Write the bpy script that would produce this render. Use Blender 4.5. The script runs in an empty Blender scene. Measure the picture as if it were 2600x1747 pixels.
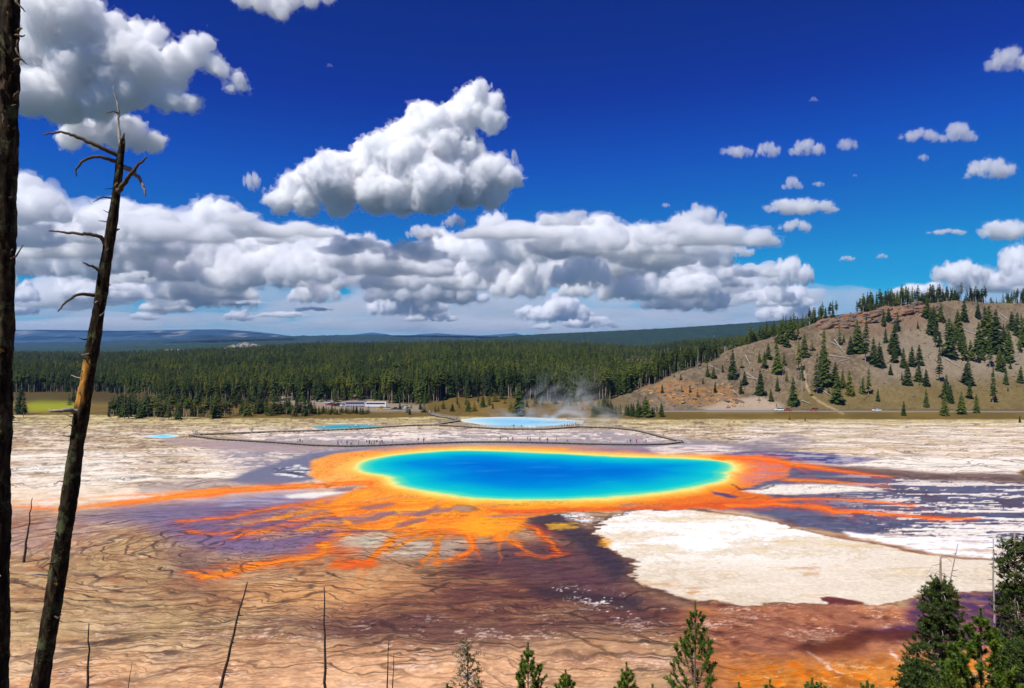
import bpy, bmesh, math, random
import numpy as np
from mathutils import Vector, Matrix

R = math.radians
rng = np.random.default_rng(7)
random.seed(7)
scene = bpy.context.scene
col = scene.collection

# ------------------------------------------------------------------ camera
HAZE, CLOUD_DENSITY = 3.2e-5, 0.03
CAM_H, F, HZ, CX = 32.0, 1733.0, 905.0, 1300.0     # eye height (m), focal length and horizon of the 2600 px photograph
cam = bpy.data.cameras.new('camera')
cam.sensor_width = 36.0
cam.lens = 36.0 * F / 2600.0
cam.shift_y = (HZ - 1747 / 2) / 2600.0
cam.clip_start = 0.1
cam.clip_end = 90000
cam_o = bpy.data.objects.new('camera', cam)
cam_o.location = (0, 0, CAM_H)
cam_o.rotation_euler = (R(90), 0, 0)
col.objects.link(cam_o)
scene.camera = cam_o

# ------------------------------------------------------------------ sky, sun, exposure
SUN_EL, SUN_AZ = R(57), R(222)          # behind the camera, to its left
world = bpy.data.worlds.new('World')
scene.world = world
world.use_nodes = True
nt = world.node_tree
nt.nodes.clear()
sky = nt.nodes.new('ShaderNodeTexSky')
sky.sky_type = 'NISHITA'
sky.sun_disc = False
sky.sun_elevation = SUN_EL
sky.sun_rotation = SUN_AZ
sky.altitude = 2200
sky.air_density = 1.0
sky.dust_density = 0.25
sky.ozone_density = 4.0
hs = nt.nodes.new('ShaderNodeHueSaturation'); hs.inputs['Saturation'].default_value = 1.72; hs.inputs['Value'].default_value = 0.085
gam = nt.nodes.new('ShaderNodeGamma'); gam.inputs['Gamma'].default_value = 1.5
gain = nt.nodes.new('ShaderNodeVectorMath'); gain.operation = 'SCALE'; gain.inputs['Scale'].default_value = 2.0
bg = nt.nodes.new('ShaderNodeBackground'); bg.inputs['Strength'].default_value = 0.1
out = nt.nodes.new('ShaderNodeOutputWorld')
nt.links.new(sky.outputs[0], hs.inputs['Color']); nt.links.new(hs.outputs[0], gam.inputs[0])
crv = nt.nodes.new('ShaderNodeRGBCurve')                    # deep, polarised-looking blue overhead, paler low down
for ci_, pts in ((0, [(0, 0), (.014, .0), (.03, .050), (.1, .16), (.3, .34), (1, .6)]), (1, [(0, 0), (.058, .025), (.102, .096), (.23, .28), (.4, .40), (1, .62)]), (2, [(0, 0), (.27, .245), (.45, .47), (.855, .62), (1, .67)])):
    c_ = crv.mapping.curves[ci_]
    while len(c_.points) < len(pts): c_.points.new(.5, .5)
    for q_, (x_, y_) in zip(c_.points, pts): q_.location = (x_, y_); q_.handle_type = 'VECTOR'
crv.mapping.update()
gain2 = nt.nodes.new('ShaderNodeVectorMath'); gain2.operation = 'SCALE'; gain2.inputs['Scale'].default_value = 9.5
nt.links.new(gam.outputs[0], gain.inputs[0]); nt.links.new(gain.outputs[0], crv.inputs['Color'])
nt.links.new(crv.outputs[0], gain2.inputs[0]); nt.links.new(gain2.outputs[0], bg.inputs[0]); nt.links.new(bg.outputs[0], out.inputs[0])

sl = bpy.data.lights.new('sun', 'SUN')
sl.energy = 5.0
sl.angle = R(0.53)
sl.color = (1.0, 0.96, 0.89)
so = bpy.data.objects.new('sun', sl)
sdir = Vector((math.cos(SUN_EL) * math.sin(SUN_AZ), math.cos(SUN_EL) * math.cos(SUN_AZ), math.sin(SUN_EL)))
so.rotation_euler = (-sdir).to_track_quat('-Z', 'Y').to_euler()
so.location = (-40, -40, 120)
col.objects.link(so)

scene.view_settings.view_transform = 'Standard'
scene.view_settings.look = 'None'
scene.view_settings.exposure = 0.12
scene.view_settings.gamma = 1.0
scene.view_settings.use_curve_mapping = False
scene.render.engine = 'CYCLES'
cy = scene.cycles
cy.use_denoising = True
cy.max_bounces = 40; cy.diffuse_bounces = 3; cy.glossy_bounces = 2; cy.transmission_bounces = 2
cy.volume_bounces = 26; cy.transparent_max_bounces = 12
cy.use_adaptive_sampling = True; cy.adaptive_threshold = 0.015
cy.caustics_reflective = False; cy.caustics_refractive = False

# ------------------------------------------------------------------ helpers
def tag(o, label=None, cat=None, group=None, kind=None):
    if label: o['label'] = label
    if cat: o['category'] = cat
    if group: o['group'] = group
    if kind: o['kind'] = kind
    return o

def empty(name, loc=(0, 0, 0), rz=0.0):
    o = bpy.data.objects.new(name, None)
    o.empty_display_size = 0.3
    o.location = loc
    o.rotation_euler = (0, 0, rz)
    col.objects.link(o)
    return o

def link(name, me, mats=None, parent=None, loc=None):
    o = bpy.data.objects.new(name, me)
    if mats is not None and len(me.materials) == 0:
        for m in (mats if isinstance(mats, (list, tuple)) else [mats]):
            me.materials.append(m)
    if parent: o.parent = parent
    if loc is not None: o.location = loc
    col.objects.link(o)
    return o

def mesh_np(name, verts, faces, smooth=True):
    """verts (n,3), faces (m,3) or (m,4) arrays, or a list of such face arrays"""
    me = bpy.data.meshes.new(name)
    verts = np.asarray(verts, dtype=np.float32)
    fl = faces if isinstance(faces, list) else [faces]
    fl = [np.asarray(f, dtype=np.int32) for f in fl if len(f)]
    me.vertices.add(len(verts)); me.vertices.foreach_set('co', verts.ravel())
    nl = sum(f.size for f in fl); nf = sum(len(f) for f in fl)
    me.loops.add(nl); me.polygons.add(nf)
    me.loops.foreach_set('vertex_index', np.concatenate([f.ravel() for f in fl]))
    tot = np.concatenate([np.full(len(f), f.shape[1], np.int32) for f in fl])
    st = np.concatenate([[0], np.cumsum(tot)[:-1]]).astype(np.int32)
    me.polygons.foreach_set('loop_start', st)
    try: me.polygons.foreach_set('loop_total', tot)
    except Exception: pass
    me.polygons.foreach_set('use_smooth', np.full(nf, smooth, dtype=bool))
    me.update(calc_edges=True)
    return me

def attr_col(me, name, rgb):
    a = me.attributes.new(name, 'FLOAT_COLOR', 'POINT')
    d = np.ones((len(rgb), 4), np.float32); d[:, :3] = rgb
    a.data.foreach_set('color', d.ravel())

def attr_f(me, name, v):
    me.attributes.new(name, 'FLOAT', 'POINT').data.foreach_set('value', np.asarray(v, np.float32).ravel())

def attr_v(me, name, v):
    me.attributes.new(name, 'FLOAT_VECTOR', 'POINT').data.foreach_set('vector', np.asarray(v, np.float32).ravel())

def grid_faces(nr, nc):
    i = np.arange((nr - 1) * (nc - 1)); r = i // (nc - 1); c = i % (nc - 1)
    a = r * nc + c
    return np.stack([a, a + 1, a + nc + 1, a + nc], 1)

_perm = np.random.default_rng(3).permutation(256).astype(np.int32)
_perm = np.concatenate([_perm, _perm, _perm])
_g2 = np.stack([np.cos(np.arange(256) * 2.399963), np.sin(np.arange(256) * 2.399963)], 1).astype(np.float32)
_g3 = np.random.default_rng(5).normal(size=(256, 3)).astype(np.float32)
_g3 /= np.linalg.norm(_g3, axis=1)[:, None]

def noise2(x, y):
    x = np.asarray(x, np.float32); y = np.asarray(y, np.float32)
    xi = np.floor(x).astype(np.int32); yi = np.floor(y).astype(np.int32)
    xf = x - xi; yf = y - yi
    xi &= 255; yi &= 255
    u = xf * xf * xf * (xf * (xf * 6 - 15) + 10); v = yf * yf * yf * (yf * (yf * 6 - 15) + 10)
    def g(ix, iy, fx, fy):
        h = _perm[_perm[ix & 255] + (iy & 255)]
        return _g2[h, 0] * fx + _g2[h, 1] * fy
    n00 = g(xi, yi, xf, yf); n10 = g(xi + 1, yi, xf - 1, yf)
    n01 = g(xi, yi + 1, xf, yf - 1); n11 = g(xi + 1, yi + 1, xf - 1, yf - 1)
    return ((n00 * (1 - u) + n10 * u) * (1 - v) + (n01 * (1 - u) + n11 * u) * v) * 1.5

def fbm(x, y, o=4, lac=2.1, gain=0.5):
    s = 0; a = 1.0; t = 0
    for k in range(o):
        s = s + a * noise2(x * lac ** k + 17.3 * k, y * lac ** k - 9.1 * k); t += a; a *= gain
    return s / t

def noise3(p):
    p = np.asarray(p, np.float32)
    i = np.floor(p).astype(np.int32); f = p - i; i &= 255
    w = f * f * f * (f * (f * 6 - 15) + 10)
    res = 0
    for dx in (0, 1):
        for dy in (0, 1):
            for dz in (0, 1):
                h = _perm[_perm[_perm[(i[:, 0] + dx) & 255] + ((i[:, 1] + dy) & 255)] + ((i[:, 2] + dz) & 255)]
                d = _g3[h, 0] * (f[:, 0] - dx) + _g3[h, 1] * (f[:, 1] - dy) + _g3[h, 2] * (f[:, 2] - dz)
                res = res + d * (w[:, 0] if dx else 1 - w[:, 0]) * (w[:, 1] if dy else 1 - w[:, 1]) * (w[:, 2] if dz else 1 - w[:, 2])
    return res * 1.5

def sst(a, b, x):
    t = np.clip((x - a) / (b - a), 0, 1)
    return t * t * (3 - 2 * t)

def lin(c):
    c = np.asarray(c, np.float32) / 255.0
    return np.where(c <= 0.04045, c / 12.92, ((c + 0.055) / 1.055) ** 2.4)

def interp(x, pts):
    a = np.asarray(pts, float)
    return np.interp(x, a[:, 0], a[:, 1])

def at(px, py, Y):
    return Vector(((px - CX) / F * Y, Y, CAM_H - (py - HZ) / F * Y))

def flat(px, py):
    Y = CAM_H * F / (py - HZ)
    return ((px - CX) / F * Y, Y)

# ------------------------------------------------------------------ materials
def new_mat(name):
    m = bpy.data.materials.new(name); m.use_nodes = True
    n = m.node_tree; n.nodes.clear()
    o = n.nodes.new('ShaderNodeOutputMaterial'); p = n.nodes.new('ShaderNodeBsdfPrincipled')
    n.links.new(p.outputs[0], o.inputs[0])
    return m, n, p, o

def nd(n, t, **kw):
    x = n.nodes.new(t)
    for k, v in kw.items():
        if k in x.inputs.keys(): x.inputs[k].default_value = v
        else: setattr(x, k, v)
    return x

def mixc(n, fac, a, b, mode='MIX'):
    x = n.nodes.new('ShaderNodeMix'); x.data_type = 'RGBA'; x.blend_type = mode
    for s, v in ((0, fac), (6, a), (7, b)):
        if hasattr(v, 'node'): n.links.new(v, x.inputs[s])
        else: x.inputs[s].default_value = v if s == 0 else (*v[:3], 1)
    return x.outputs[2]

def ramp(n, src, stops):
    x = n.nodes.new('ShaderNodeValToRGB'); e = x.color_ramp.elements
    while len(e) < len(stops): e.new(0.5)
    for i, (p, c) in enumerate(stops):
        e[i].position = p; e[i].color = (*c, 1) if len(c) == 3 else c
    n.links.new(src, x.inputs[0])
    return x.outputs[0]

def mapr(n, src, a, b, c=0.0, d=1.0, smooth=False):
    x = n.nodes.new('ShaderNodeMapRange'); x.clamp = True
    if smooth: x.interpolation_type = 'SMOOTHSTEP'
    for k, v in zip((1, 2, 3, 4), (a, b, c, d)): x.inputs[k].default_value = v
    n.links.new(src, x.inputs[0])
    return x.outputs[0]

def pos(n):
    return n.nodes.new('ShaderNodeNewGeometry').outputs['Position']

def objc(n):
    return n.nodes.new('ShaderNodeTexCoord').outputs['Object']

def noise_n(n, vec, scale, detail=4, rough=0.55):
    x = nd(n, 'ShaderNodeTexNoise', Scale=scale, Detail=detail, Roughness=rough)
    n.links.new(vec, x.inputs['Vector'])
    return x.outputs['Fac']

def simple(name, c, rough=0.8, var=0.25, scale=3.0, spec=0.3, metal=0.0, bump=0.0):
    """plain paint/wood/cloth colour with grain"""
    m, n, p, o = new_mat(name)
    f = noise_n(n, objc(n), scale, 5, 0.6)
    a = tuple(v * (1 - var) for v in c); b = tuple(min(1, v * (1 + var)) for v in c)
    n.links.new(ramp(n, f, [(0.3, a), (0.7, b)]), p.inputs['Base Color'])
    p.inputs['Roughness'].default_value = rough
    p.inputs['Specular IOR Level'].default_value = spec
    p.inputs['Metallic'].default_value = metal
    if bump:
        bp = nd(n, 'ShaderNodeBump', Strength=bump, Distance=0.02)
        n.links.new(f, bp.inputs['Height']); n.links.new(bp.outputs[0], p.inputs['Normal'])
    return m

# ------------------------------------------------------------------ terrain height
def crest_z(X):
    return interp(X, [(20, 0), (64, 5), (95, 14), (125, 24), (165, 37), (210, 49), (300, 66), (360, 73), (420, 76), (700, 82)])
def crest_y(X):
    return interp(X, [(20, 425), (64, 432), (125, 470), (210, 520), (300, 548), (420, 565), (700, 580)])

def terrain_z(X, Y, fine=True):
    X = np.asarray(X, np.float64); Y = np.asarray(Y, np.float64)
    U = CX + X / np.maximum(Y, 20) * F
    # overlook slope under the camera
    fore = np.maximum(0, 30.3 - 0.585 * Y - 0.02 * np.maximum(0, -X)) * sst(62, 48, Y) + 0.0
    fore = fore + np.where(Y < 55, 0.35 * noise2(X * 0.35, Y * 0.35), 0)
    # forest rise
    st = interp(U, [(0, 590), (300, 580), (360, 470), (900, 450), (1000, 470), (1150, 425), (1550, 415), (2600, 420)])
    lat = interp(U, [(-400, 0.55), (300, 0.6), (600, 0.8), (800, 1.0), (1500, 1.0), (1700, 0.8), (2600, 0.8)])
    t = np.maximum(0, Y - st)
    rise = interp(t, [(0, 0), (50, 4.0), (170, 10), (370, 18), (570, 26), (870, 37), (1170, 50), (1300, 52), (1700, 40), (3000, 30)]) * lat
    rise = rise + np.where(t > 60, 1.5 * noise2(X * 0.012, Y * 0.012), 0)
    # hill on the right
    yc = crest_y(X); zc = crest_z(X)
    s = (Y - 388) / (yc - 388)
    face = np.clip(s, 0, 1)
    prof = np.where(face < 0.72, face * 0.95, 0.684 + (face - 0.72) * 1.13)
    prof = np.where(s > 1, 1.0 - interp(X, [(60, .9), (200, .75), (330, .35), (500, .2)]) * sst(6, 130, Y - yc), prof)
    hill = zc * prof
    if fine:
        g = np.clip(face * 4, 0, 1) * np.clip(zc / 15, 0, 1)
        hill = hill + g * (2.2 * noise2(X * 0.02 + 3, Y * 0.022) + 0.8 * noise2(X * 0.07, Y * 0.07) + 0.35 * noise2(X * .2, Y * .2))
    # cliff band under the crest
    cl = np.exp(-((X - 330 * (yc / 548)) / 70) ** 2) * 0 + sst(215, 250, X) * sst(395, 350, X)
    hill = hill + cl * 5.0 * sst(0.80, 0.88, face) * sst(1.35, 1.0, s)
    # road embankment
    bank = 1.6 * sst(352, 372, Y) * sst(20, 130, X)
    return np.maximum(np.maximum(rise, hill), bank) + fore

def tz(x, y):
    return float(terrain_z(np.array([x]), np.array([y]))[0])

def raycast(px, py, y0=330.0, y1=2500.0):
    """where the line of sight of a photograph pixel meets the terrain"""
    Y = np.concatenate([np.arange(y0, 700, 1.0), np.arange(700, y1, 5.0)])
    X = (px - CX) / F * Y
    z = CAM_H - (py - HZ) / F * Y
    hit = np.nonzero(terrain_z(X, Y) >= z)[0]
    if len(hit) == 0: return None
    k = hit[0]
    return (X[k], Y[k], float(terrain_z(X[k:k+1], Y[k:k+1])[0]))
# ------------------------------------------------------------------ the ground sheet
POOL = [(902,1190),(930,1202),(979,1210),(990,1222),(1007,1233),(1045,1243),(1088,1250),(1150,1260),(1207,1267),(1303,1271),(1422,1271),(1500,1268),(1565,1264),(1660,1255),(1700,1250),(1771,1238),(1824,1226),(1848,1217),(1852,1207),(1846,1202),(1862,1196),(1867,1184),(1848,1174),(1795,1167),(1700,1162),(1600,1160),(1517,1156),(1420,1151),(1326,1147),(1183,1143),(1088,1147),(993,1156),(921,1171)]

Yv = [np.linspace(-60, 55, 36), CAM_H * F / (np.linspace(1840, 1046, 385) - HZ)]
Yv.append(np.arange(Yv[-1][-1] + 1.6, 640, 1.7))
Yv.append(Yv[-1][-1] * (3600 / Yv[-1][-1]) ** (np.arange(1, 61) / 60))
Yv = np.concatenate(Yv); Yv = np.unique(Yv)
NC = 1060
tv = np.linspace(-1, 1, NC)
tv = tv * (0.82 + 0.18 * tv ** 4)       # a little coarser at the sides
GX = tv[None, :] * np.maximum(70, 20 + 0.95 * Yv)[:, None] / 0.999
GY = np.repeat(Yv[:, None], NC, 1)
shp = GX.shape
GX = GX.ravel(); GY = GY.ravel()
GZ = terrain_z(GX, GY)

n_a = fbm(GX * 0.09, GY * 0.09, 4); n_b = fbm(GX * 0.09 + 50, GY * 0.09 + 31, 4)
n_c = fbm(GX * 0.5 + 9, GY * 0.5, 3); n_d = fbm(GX * 0.5 + 77, GY * 0.5 + 5, 3)
wx = GX + 1.5 * n_a + 0.45 * n_c
wy = np.maximum(GY + 2.6 * n_b + 0.7 * n_d, 20)
U = (CX + wx / wy * F).astype(np.float32)
V = (HZ + CAM_H * F / wy).astype(np.float32)
U0 = (CX + GX / np.maximum(GY, 20) * F).astype(np.float32)
V0 = (HZ + CAM_H * F / np.maximum(GY, 20)).astype(np.float32)
# horizontally drawn-out streaks, the way water has spread over the sinter
st1 = fbm(GX * 0.035 + 0.25 * n_a, GY * 0.10 + 0.5 * n_b, 5, 2.2, 0.62)
st2 = fbm(GX * 0.11 + 5, GY * 0.42 + 11, 4, 2.2, 0.6)
spk = fbm(GX * .9 + 3 + n_c, GY * 2.2 + 8 + n_d, 4, 2.2, .65)
clu = fbm(GX * .16 + 31, GY * .3 + 7, 4, 2.2, .6)
KU = 3.0

def sd_poly(pts, u=None, v=None):
    u = U if u is None else u; v = V if v is None else v
    P = np.asarray(pts, np.float32) * np.array([1 / KU, 1], np.float32)
    x = u / KU; y = v
    d = np.full(x.shape, 1e9, np.float32); ins = np.zeros(x.shape, bool)
    lo = P.min(0) - 60; hi = P.max(0) + 60
    near = np.nonzero((x > lo[0]) & (x < hi[0]) & (y > lo[1]) & (y < hi[1]))[0]
    xx = x[near]; yy = y[near]; dd = d[near]; ii = ins[near]
    for k in range(len(P)):
        a = P[k]; b = P[(k + 1) % len(P)]
        e = b - a; t = np.clip(((xx - a[0]) * e[0] + (yy - a[1]) * e[1]) / max(1e-6, e @ e), 0, 1)
        dd = np.minimum(dd, np.hypot(xx - a[0] - t * e[0], yy - a[1] - t * e[1]))
        c = ((a[1] <= yy) & (b[1] > yy)) | ((b[1] <= yy) & (a[1] > yy))
        if c.any():
            xc = a[0] + (yy - a[1]) / (e[1] if abs(e[1]) > 1e-6 else 1e-6) * e[0]
            ii ^= c & (xx < xc)
    d[near] = np.where(ii, -dd, dd)
    return d

def poly(pts, soft=3.0, off=0.0, **k):
    return 1 - sst(-soft, soft, sd_poly(pts, **k) - off)

def stroke(pts, soft=2.0, fade=0.0):
    """pts: (px, py, half width); fade > 0 thins it out towards its end"""
    P = np.asarray(pts, np.float32)
    x = U / KU; y = V
    m = np.zeros(x.shape, np.float32)
    lo = P[:, :2].min(0) - 40; hi = P[:, :2].max(0) + 40
    near = np.nonzero((U > lo[0] - 60) & (U < hi[0] + 60) & (y > lo[1]) & (y < hi[1]))[0]
    xx = x[near]; yy = y[near]; mm = m[near]
    n = len(P) - 1
    for k in range(n):
        ax, ay, aw = P[k][0] / KU, P[k][1], P[k][2]; bx, by, bw = P[k+1][0] / KU, P[k+1][1], P[k+1][2]
        ex, ey = bx - ax, by - ay
        t = np.clip(((xx - ax) * ex + (yy - ay) * ey) / max(1e-6, ex * ex + ey * ey), 0, 1)
        d = np.hypot(xx - ax - t * ex, yy - ay - t * ey) - (aw + (bw - aw) * t)
        q = (1 - sst(-soft, soft, d)) * (1 - fade * (k + t) / n)
        mm = np.maximum(mm, q)
    m[near] = mm
    return m

COL = np.tile(lin((222, 208, 190)), (len(GX), 1)).astype(np.float32)
WET = np.zeros(len(GX), np.float32)
CHAN = np.zeros(len(GX), np.float32)
def lay(m, c, wet=None):
    global COL, WET
    c = lin(c).astype(np.float32)
    COL += (c - COL) * m[:, None]
    if wet is not None: WET += (wet - WET) * m

# --- pale flats with drawn-out stains
lay(0.7 * sst(-0.2, 0.3, st1), (198, 178, 148))
lay(sst(0.0, 0.35, clu + .3 * st2) * .45 * sst(2100, 1700, U), (170, 156, 126))
lay(sst(.05, .3, st2 - .4 * st1) * .55, (238, 228, 216))
lay(sst(1190, 1080, V) * (0.2 + 0.35 * sst(-.3, .4, n_a)) * sst(-0.2, 0.3, st2 + 0.4 * st1), (196, 186, 150))
lay(sst(1100, 1064, V + 8 * n_a) * 0.55, (180, 172, 112))
lay(sst(0.10, 0.28, np.abs(st1 + 0.25 * st2) * -1 + 0.24) * sst(1250, 1120, V) * 0.9 * (1 - 0.45 * sst(1900, 2200, U)), (112, 90, 74))
lay(sst(0.12, 0.34, st2 + 0.5 * st1) * sst(1300, 1200, V) * 0.7 * (1 - 0.5 * sst(1900, 2200, U)), (152, 132, 116))
lay(poly([(-200,1150),(400,1145),(640,1150),(640,1180),(1100,1196),(640,1212),(300,1235),(-200,1240)], 8) * sst(0.35, -0.1, st1 + .5 * st2) * 0.8, (236, 226, 214))
lay(sst(0.15, 0.4, st1) * poly([(-200,1100),(300,1105),(420,1140),(200,1160),(-200,1160)], 8) * .7, (150, 122, 84))
lay(poly([(1950,1150),(2200,1160),(2700,1160),(2700,1210),(2300,1203),(2150,1190)], 6) * 0.85, (238, 226, 216))
lay(poly([(1900,1075),(2700,1072),(2700,1150),(2100,1150),(1850,1135)], 6) * sst(0.3, -0.2, st1) * .6, (236, 224, 212))

# --- wet grey ground between the two boardwalks and round the small pools
lay(poly([(560,1122),(760,1100),(1000,1094),(1300,1092),(1550,1090),(1700,1112),(1950,1128),(1990,1146),(1500,1150),(1000,1152),(900,1165),(780,1200),(640,1208),(540,1150)], 11) * (.75 + .25 * sst(-.3, .1, st1 + st2)), (150, 143, 146), 0.75)
lay(poly([(560,1090),(1000,1082),(1300,1090),(1700,1100),(1750,1125),(1400,1118),(900,1120),(640,1118)], 5) * sst(-0.04, 0.10, st1 + 0.7 * st2 + .3 * clu) * 0.95, (232, 220, 208), 0.1)
lay(poly([(540,1125),(900,1140),(820,1165),(640,1200),(500,1190)], 10) * sst(.02, .18, st2 + .6 * clu) * .85, (228, 216, 204), .1)
lay(poly([(400,1112),(560,1118),(700,1128),(900,1136),(760,1150),(560,1142),(430,1128)], 4) * 0.8, (168, 150, 146), 0.6)
lay(poly([(1840,1130),(2000,1100),(2080,1120),(1990,1150),(1860,1150)], 6) * (0.45 + 0.5 * sst(-.1, .2, st2)), (142, 132, 134), 0.6)
lay(poly([(560,1222),(680,1180),(790,1150),(930,1138),(850,1162),(792,1190),(806,1218),(700,1232)], 5) * 0.95, (112, 112, 128), 0.8)
lay(poly([(350,1225),(560,1215),(700,1228),(560,1240),(350,1255)], 6) * 0.5, (140, 128, 132), 0.5)
lay(poly([(690,1190),(760,1180),(800,1200),(770,1212),(700,1206)], 3) * sst(0.0, 0.25, clu + .5 * st2), (52, 48, 50))
lay(poly([(690,1190),(760,1180),(800,1200),(770,1212),(700,1206)], 3) * sst(0.02, -0.2, clu + .5 * st2), (226, 222, 218))

# --- near ground: tan flats falling away from the spring
near_m = sst(1258, 1300, V - 0.03 * np.maximum(0, 700 - U) - 30 * sst(1500, 1900, U))
lay(near_m, (174, 146, 118), 0.35)
lay(sst(1400, 1600, V) * sst(800, 200, U) * 0.8, (186, 164, 134), 0.25)
lay(sst(1560, 1700, V) * sst(700, 100, U) * sst(-.1, .3, n_b + .5 * clu) * 0.7, (216, 202, 180), 0.25)
lay(sst(1600, 1720, V) * sst(1700, 1100, U) * 0.8, (212, 168, 138), 0.15)
lay(poly([(100,1330),(420,1330),(520,1460),(640,1560),(300,1640),(-100,1640),(-100,1380)], 40) * .35, (178, 152, 108), 0.4)
lay(poly([(-200,1280),(150,1300),(330,1320),(200,1400),(-200,1420)], 25) * 0.7, (178, 150, 140), 0.6)
lay(sst(0.0, 0.35, n_a) * near_m * 0.55, (156, 108, 76), 0.4)
lay(sst(0.0, 0.3, clu + .5 * st2) * near_m * .5, (136, 96, 74), .4)
lay(sst(0.1, 0.4, st2 - .6 * clu) * near_m * .4, (214, 190, 162), .2)
lay(sst(0.0, 0.5, n_b + .3 * st2) * near_m * 0.35, (206, 184, 154), 0.2)
lay(sst(.06, .0, np.abs(st2 + .4 * clu)) * near_m * .35, (110, 82, 62), .3)
# purple-blue wet ground left of the runoff
lay(poly([(300,1290),(500,1268),(700,1248),(860,1250),(960,1300),(900,1360),(800,1400),(560,1410),(440,1370),(360,1330)], 22) * 0.85, (120, 104, 134), 0.8)
lay(poly([(200,1300),(330,1292),(520,1300),(540,1315),(300,1330),(200,1325)], 12) * 0.55, (142, 132, 150), 0.8)
lay(poly([(560,1262),(760,1250),(800,1262),(700,1290),(560,1290)], 10) * 0.6 * sst(-.2, .2, st2), (178, 178, 190), 0.8)
lay(poly([(420,1390),(520,1400),(560,1450),(520,1500),(430,1450)], 22) * 0.6, (112, 92, 96), 0.6)
lay(poly([(350,1470),(520,1480),(700,1520),(560,1545),(400,1520)], 20) * 0.45, (140, 106, 78), 0.6)
# milky sheen below the runoff, laid into the ground colour
lay(poly([(860,1352),(1010,1345),(1060,1370),(1300,1372),(1250,1410),(960,1415),(850,1410)], 14) * 0.6 * sst(-.5, .3, st2), (206, 204, 190), 0.8)
# orange-brown glow over the middle, then the dark maroon band
lay(poly([(560,1480),(900,1460),(1300,1460),(1500,1500),(1300,1580),(900,1570),(650,1540)], 35) * 0.55, (206, 150, 108), 0.4)
band = poly([(700,1585),(900,1545),(1050,1490),(1120,1420),(1280,1385),(1430,1370),(1560,1395),(1600,1480),(1700,1520),(1900,1560),(1800,1600),(1500,1605),(1250,1650),(900,1630)], 34)
lay(band * (0.62 + 0.33 * sst(-.3, .3, st1 + st2)), (98, 64, 58), 0.5)
lay(poly([(1180,1400),(1330,1380),(1480,1380),(1560,1440),(1620,1500),(1600,1540),(1400,1500),(1250,1450)], 22) * 0.75, (94, 68, 74), 0.5)
lay(poly([(1320,1300),(1420,1300),(1500,1345),(1540,1390),(1590,1440),(1560,1480),(1500,1420),(1440,1370),(1350,1345)], 8) * 0.92, (62, 54, 66), 0.5)
lay(poly([(1330,1490),(1480,1500),(1640,1520),(1620,1545),(1480,1530),(1380,1520)], 8) * 0.8, (60, 50, 58), 0.4)
lay(poly([(1380,1490),(1560,1500),(1700,1555),(1560,1570),(1440,1525)], 10) * sst(0.22, 0.42, spk + 0.7 * clu), (232, 222, 214))
lay(poly([(900,1590),(1300,1570),(1640,1620),(1700,1690),(1500,1680),(1200,1640)], 30) * 0.5 * sst(-.2, .3, st1 + st2), (134, 104, 92), 0.3)
lay(poly([(1560,1640),(1640,1660),(1720,1690),(1690,1700),(1600,1680)], 8) * .55, (212, 180, 162))
lay(sst(0.25, 0.5, spk + .8 * clu) * near_m * sst(1480, 1640, V) * 0.55, (232, 212, 196))
lay(poly([(860,1690),(1050,1650),(1180,1680),(1060,1747),(850,1760)], 20) * sst(0.05, 0.45, spk + .8 * clu) * 0.75, (232, 222, 210))

lay(sst(1600, 1715, V + 14 * n_a) * sst(1800, 1350, U) * sst(500, 800, U) * .55, (220, 178, 150), .15)
# --- lower right: rust, purple and orange ground
lr = sst(1690, 1800, U) * sst(1522, 1545, V)
lay(lr, (156, 108, 90), 0.2)
lay(lr * sst(-.05, .3, n_b) * .8, (176, 118, 84))
lay(poly([(1700,1560),(1900,1540),(2160,1560),(2300,1590),(2050,1640),(1800,1640)], 22) * 0.75 * sst(-.2, .2, n_c + st2), (112, 70, 60), 0.2)
lay(lr * sst(0.2, 0.5, spk + 1.1 * clu) * sst(1690, 1600, V) * 0.7, (222, 196, 180))
lay(lr * sst(0.1, 0.5, n_c + .8 * clu) * .6, (104, 58, 44))
lay(lr * sst(0.0, 0.4, st2 + n_a) * .45, (186, 132, 108))
lay(poly([(2270,1540),(2334,1514),(2434,1508),(2510,1502),(2700,1490),(2700,1640),(2400,1630),(2180,1612),(2290,1575)], 9) * (.5 + .45 * sst(-.25, .2, st2 + n_c)), (88, 60, 88), 0.6)
lay(poly([(2440,1512),(2560,1500),(2700,1496),(2700,1560),(2500,1540)], 10) * sst(-.1, .25, st2) * .8, (70, 62, 120), 0.6)
lay(poly([(2000,1640),(2150,1605),(2350,1590),(2400,1615),(2200,1640),(2060,1670)], 12) * 0.85, (86, 46, 34), 0.2)
lay(sst(1630, 1700, V - 25 * sst(2300, 1900, U) + 18 * n_a + 10 * clu) * sst(1760, 1960, U) * 0.85, (200, 132, 78))
lay(sst(1640, 1700, V) * sst(1760, 1960, U) * sst(0.0, 0.3, n_c + .5 * n_a) * .7, (196, 104, 36))
lay(sst(1650, 1720, V) * sst(1700, 1900, U) * sst(.25, .55, spk + .9 * clu) * .6, (238, 216, 180))
lay(sst(1640, 1700, V) * sst(1760, 1960, U) * sst(.05, .45, st2 - n_c) * .6, (146, 78, 34))
lay(stroke([(2050,1655,.3),(2072,1668,.5),(2090,1680,.8),(2108,1700,1.2),(2128,1710,1.2),(2150,1716,.6)], 2.2) * .8 * sst(-.3, .1, spk), (230, 214, 204))
lay(stroke([(2262,1648,.5),(2268,1662,1.2),(2278,1676,1),(2292,1690,.4)], 2.2) * .8 * sst(-.3, .1, spk), (224, 214, 210))

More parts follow.
